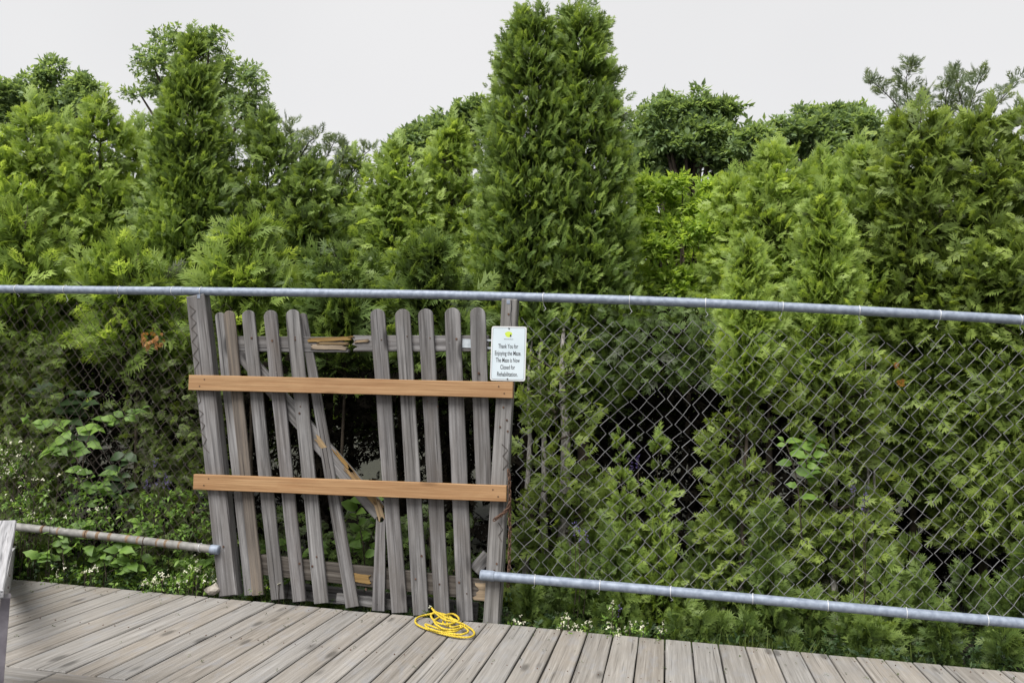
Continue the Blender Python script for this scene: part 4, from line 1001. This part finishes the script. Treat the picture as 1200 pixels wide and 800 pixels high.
fill('dim hanging growth over the dark hollow behind the right mesh', 690, 860, 350, 450, 6.3, 7.0, 650, .11, L_DARK, .22)
fill('bright small-leaved weeds tangled around the rusty rail', -40, 250, 575, 690, 5.33, 5.6, 520, .065, L_BROAD, .35, name='weeds', tpl=TUFTS)
fill('dim cedar growth at knee height inside the gate', 300, 560, 600, 690, 5.8, 6.5, 500, .10, L_DARK, .15)
# --- broad-leaved plants with separate leaves
def leaf_mesh(seed, lobed=False):
    r = random.Random(seed); mb = MB()
    n = 7; L = 1.0; prof = [0, .17, .25, .26, .20, .10, 0]
    vs = []
    for i in range(n):
        t = i / (n - 1); w = prof[i] * r.uniform(.9, 1.1); z = .10 * math.sin(t * math.pi) - .22 * t * t
        if lobed and i in (2, 4): w *= 1.25
        vs += [(t, -w, z + r.uniform(.02, .10) * w), (t, 0, z), (t, w, z + r.uniform(.02, .10) * w)]
    fs = []
    for i in range(n - 1):
        a = i * 3
        fs += [(a, a + 1, a + 4, a + 3), (a + 1, a + 2, a + 5, a + 4)]
    mb.add(vs, fs); me = mb.mesh('leaf', True)
    at_ = me.attributes.new('tint', 'FLOAT', 'POINT')
    base = r.uniform(.3, .8)
    at_.data.foreach_set('value', [min(1, max(0, base + .12 * (v[0] - .5) + (-.12 if abs(v[1]) < .01 else 0))) for v in vs])
    return me
LEAVES = [leaf_mesh(k, k % 2) for k in range(8)]
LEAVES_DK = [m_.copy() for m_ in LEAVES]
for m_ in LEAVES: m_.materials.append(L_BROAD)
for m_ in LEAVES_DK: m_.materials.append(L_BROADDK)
def broad_plant(label, stems, Y, size, pool, name='broadleaf_plant', group='broad-leaved plants behind the left mesh', n_per=6):
    f = stems[0][0]; b = at(f[0], f[1], Y)
    root = empty(name, b, label=label, cat='plant', group=group); mb = MB()
    for st in stems:
        pts = cr([at(x, y, Y + random.uniform(-.06, .06)) for x, y in st], 5); mb.tube(pts, [.005 * (1 - .7 * i / len(pts)) for i in range(len(pts))], 5)
        m = len(pts)
        for i in range(int(n_per * 1.7)):
            q = pts[min(m - 1, int(m * (.25 + .75 * (i + random.random()) / (n_per * 1.7))))]
            a = random.uniform(-1.0, 1.0) + (math.pi if i % 2 else 0)
            d = Vector((math.cos(a) * random.uniform(.6, 1), random.uniform(-.7, .1), random.uniform(-.25, .45))).normalized()
            nn = Vector((random.uniform(-.3, .3), random.uniform(-1.2, -.4), random.uniform(.3, 1)))
            s = size * random.uniform(.5, 1.2)
            M = frame(q, q + np.array(d), nn) @ Matrix.Diagonal((s, s, s, 1))
            link('leaf', pool[random.randrange(8)], None, root, M)
    link('stem', mb.mesh('stem', True), M_TWIG, root)
broad_plant('leafy vine with pointed pale leaves spreading high behind the rusty mesh', [[(95, 600), (90, 540), (70, 500), (30, 495)], [(95, 560), (105, 510), (130, 495), (165, 480)], [(92, 540), (80, 520), (60, 530)]], 5.5, .115, LEAVES, n_per=9)
broad_plant('bright bunch of rounded leaves in the middle of the rusty mesh', [[(110, 640), (112, 590), (105, 555), (90, 552)], [(112, 590), (122, 560), (140, 552)], [(110, 610), (118, 580), (116, 570)]], 5.48, .09, LEAVES, n_per=8)
broad_plant('big dull leaves in shade high behind the rusty mesh', [[(85, 620), (82, 520), (75, 470), (55, 462)], [(84, 560), (95, 480), (105, 462)]], 5.75, .16, LEAVES_DK, n_per=6)
broad_plant('dull leaves hanging in shade left of the gate post', [[(150, 640), (150, 580), (140, 545), (148, 530)], [(150, 600), (130, 575), (90, 590)]], 5.6, .12, LEAVES_DK, n_per=7)
broad_plant('pale broad leaves crossing the rusty rail near the table', [[(75, 670), (72, 630), (60, 612)], [(75, 650), (90, 625), (105, 612)], [(70, 660), (55, 650), (45, 655)]], 5.36, .10, LEAVES, n_per=8)
broad_plant('pale broad leaves hanging below the rusty rail halfway along', [[(125, 680), (120, 650), (105, 640)], [(125, 665), (140, 645), (155, 640)], [(128, 670), (150, 660), (160, 668)]], 5.33, .10, LEAVES, n_per=7)
broad_plant('upright rounded leaves growing above the rusty rail near the gate post', [[(165, 660), (168, 630), (165, 612)], [(166, 640), (178, 622), (182, 615)]], 5.42, .105, LEAVES, n_per=5)
broad_plant('leafy clump at the foot of the left gate post', [[(228, 690), (226, 668), (215, 658)], [(228, 680), (238, 662), (244, 660)]], 5.38, .075, LEAVES, n_per=8)
broad_plant('yellow-green maple-like leaves showing through the hole in the gate', [[(428, 690), (426, 640), (418, 600), (432, 585)], [(428, 650), (440, 615), (446, 600)], [(426, 670), (412, 640), (416, 630)]], 5.55, .11, LEAVES, n_per=7)
broad_plant('low leaves growing behind the left pickets near the ground', [[(340, 700), (345, 660), (335, 630)], [(345, 690), (362, 650), (375, 640)], [(340, 690), (318, 660), (312, 640)]], 5.5, .085, LEAVES, n_per=7)
broad_plant('pointed leaves in the dark between the two slender old cedars', [[(940, 640), (935, 570), (925, 530), (918, 515)], [(938, 590), (950, 540), (958, 515)], [(938, 570), (945, 545), (940, 520)]], 5.8, .10, LEAVES, n_per=5, group='broad-leaved plants behind the right mesh')

# --- flowering plants
def white_flowers(label, spots, Y, spread, nf, nl, leafsize=.06):
    c_ = np.mean([at(x, y, Y) for x, y in spots], 0); root = empty('white_flower_plant', (c_[0], c_[1], GZ), label=label, cat='plant', group='white-flowered weeds by the fence')
    P_ = np.concatenate([at(x, y, Y) + rng.normal(0, 1, (nf, 3)) * np.array([spread, .05, spread * .7]) for x, y in spots]); m = len(P_)
    fl = (np.array([[(0, 0, 0), (.5, -.35, .1), (1, 0, 0), (.5, .35, .1)], [(0, 0, 0), (-.2, .6, .1), (.1, 1, 0), (.5, .5, .1)], [(0, 0, 0), (-.7, -.1, .1), (-.8, -.6, 0), (-.1, -.6, .1)]]), np.full((3, 4), 0.))
    crown_obj('blossoms', [place([fl], P_, rng.normal(0, 1, (m, 3)), np.stack([rng.normal(0, .5, m), -np.ones(m), rng.uniform(.2, 1, m)], 1), rng.uniform(.007, .016, m), .5 + rng.normal(0, .25, m))], L_WHITE, root, c_)['kind'] = 'stuff'
    Q = np.repeat([at(x, y + 6, Y + .03) for x, y in spots], nl, 0) + rng.normal(0, 1, (nl * len(spots), 3)) * np.array([spread * 1.3, .06, spread])
    m = len(Q)
    crown_obj('foliage', [place(TUFTS, Q, rng.normal(0, 1, (m, 3)) + np.array([0, -.4, .3]), np.stack([rng.normal(0, .4, m), -.5 * np.ones(m), np.ones(m)], 1), leafsize * rng.uniform(.6, 1.3, m), .4 + rng.normal(0, .2, m))], L_BROAD, root, c_)
    mb = MB()
    for p in P_[:: max(1, len(P_) // 14)]: mb.tube([(p[0] + random.uniform(-.04, .04), p[1], GZ), (p + np.array([0, 0, -.06])), p], .002, 4, caps=False)
    link('stems', mb.mesh('stems'), M_TWIG, root)['kind'] = 'stuff'
white_flowers('tall white-flowered weed at the left edge behind the mesh', [(8, 535), (20, 545), (12, 555), (30, 530), (5, 520)], 5.5, .05, 20, 16)
white_flowers('white-flowered weed just above the table end', [(25, 585), (38, 592), (30, 600), (45, 565), (40, 608)], 5.42, .04, 9, 14)
white_flowers('little white blossoms among leaves above the rusty rail', [(110, 602), (120, 597), (75, 605), (88, 560)], 5.40, .025, 7, 10)
white_flowers('white-flowered weed at the boardwalk edge below the rusty rail', [(177, 681), (188, 680), (195, 676), (108, 668), (70, 668)], 5.27, .025, 10, 12, .045)
white_flowers('white-flowered clump close left of the leaning gate post', [(220, 675), (230, 668), (238, 672), (212, 680), (245, 678), (226, 658)], 5.30, .025, 9, 16, .05)
white_flowers('tiny white blossoms showing between the left pickets', [(312, 682), (335, 678), (318, 690), (509, 708)], 5.36, .02, 5, 8, .04)
white_flowers('white-flowered weed at the boardwalk edge right of the rope', [(606, 727), (622, 740), (598, 735)], 5.28, .018, 6, 8, .04)
white_flowers('row of white blossoms at the boardwalk edge under the bottom rail', [(662, 730), (664, 722), (672, 735), (680, 737), (690, 730), (658, 737)], 5.28, .016, 6, 8, .04)
white_flowers('pale blossom clump at the boardwalk edge farther along the bottom rail', [(716, 735), (722, 740), (738, 733), (754, 733), (730, 742), (715, 713), (776, 736)], 5.28, .016, 6, 9, .045)
def violet(label, spikes, Y):
    c_ = at(*spikes[0], Y); root = empty('violet_flower', (c_[0], c_[1], GZ), label=label, cat='flower', group='violet flower spikes behind the fence'); mb = MB(); P_ = []
    for x, y in spikes:
        p = at(x, y, Y); b = p * np.array([1, 1, 0]) + np.array([random.uniform(-.03, .03), .02, GZ]); tip = p + np.array([random.uniform(-.01, .01), 0, .03])
        mb.tube([b, (b + p) / 2 + np.array([.02, 0, 0]), p, tip], [.003, .0025, .002, .001], 4)
        for k in range(18): P_.append(p + np.array([0, 0, -.035 + .075 * k / 17]) + rng.normal(0, .006, 3))
    m = len(P_); P_ = np.array(P_)
    crown_obj('petals', [place(SMALL, P_, rng.normal(0, 1, (m, 3)) + np.array([0, -.3, .3]), rng.normal(0, 1, (m, 3)), rng.uniform(.012, .022, m), .5 + rng.normal(0, .2, m))], L_VIOLET, root, c_)['kind'] = 'stuff'
    link('stem', mb.mesh('stem'), M_TWIG, root)
violet('violet flower spikes behind the mesh just left of the gate', [(181, 543), (186, 562), (193, 562), (173, 567), (198, 566)], 5.6)
violet('violet flower spikes between the two close saplings', [(740, 548), (748, 541)], 5.8)
violet('violet flower spikes low on the old cedar right of the gate', [(674, 621), (679, 624), (687, 628)], 5.6)
violet('violet flower spikes hanging near the slender old cedar on the right', [(1013, 578), (1011, 597), (1000, 575)], 5.65)
violet('single violet flower near the boardwalk edge under the rail', [(725, 715)], 5.45)

# --- bits of litter on the boardwalk
m = 150; xx = rng.uniform(-4.4, 2.4, m); yy = EDGE - rng.random(m) ** 2.2 * 1.4
pos = np.stack([xx, yy, np.full(m, .006)], 1)
crown_ = crown_obj('litter', [place(SMALL[:2], pos, np.stack([rng.normal(0, 1, m), rng.normal(0, 1, m), np.zeros(m)], 1), np.stack([rng.normal(0, .1, m), rng.normal(0, .1, m), np.ones(m)], 1), rng.uniform(.012, .03, m), .3 + rng.normal(0, .3, m))], L_GRASS, None, (0, EDGE - .5, 0))
tag(crown_, label='scattered bits of dry leaf on the boardwalk', kind='stuff')
# --- stone by the gate post
bm = bmesh.new(); bmesh.ops.create_icosphere(bm, subdivisions=2, radius=1)
for v in bm.verts:
    k = 1 + random.uniform(-.16, .16); x, y, z = v.co * k
    z = z * (1.25 - .75 * abs(x)); v.co = Vector((x * .062 + z * .012, y * .04, z * .04))
me = bpy.data.meshes.new('stone'); bm.to_mesh(me); bm.free()
tag(link('stone', me, M_STONE, None, T(at(250, 690, 5.262) + np.array([0, 0, -.004])) @ Matrix.Diagonal((.85, .85, .85, 1))), label='small pale stone on the boardwalk edge beside the leaning gate post', cat='stone')
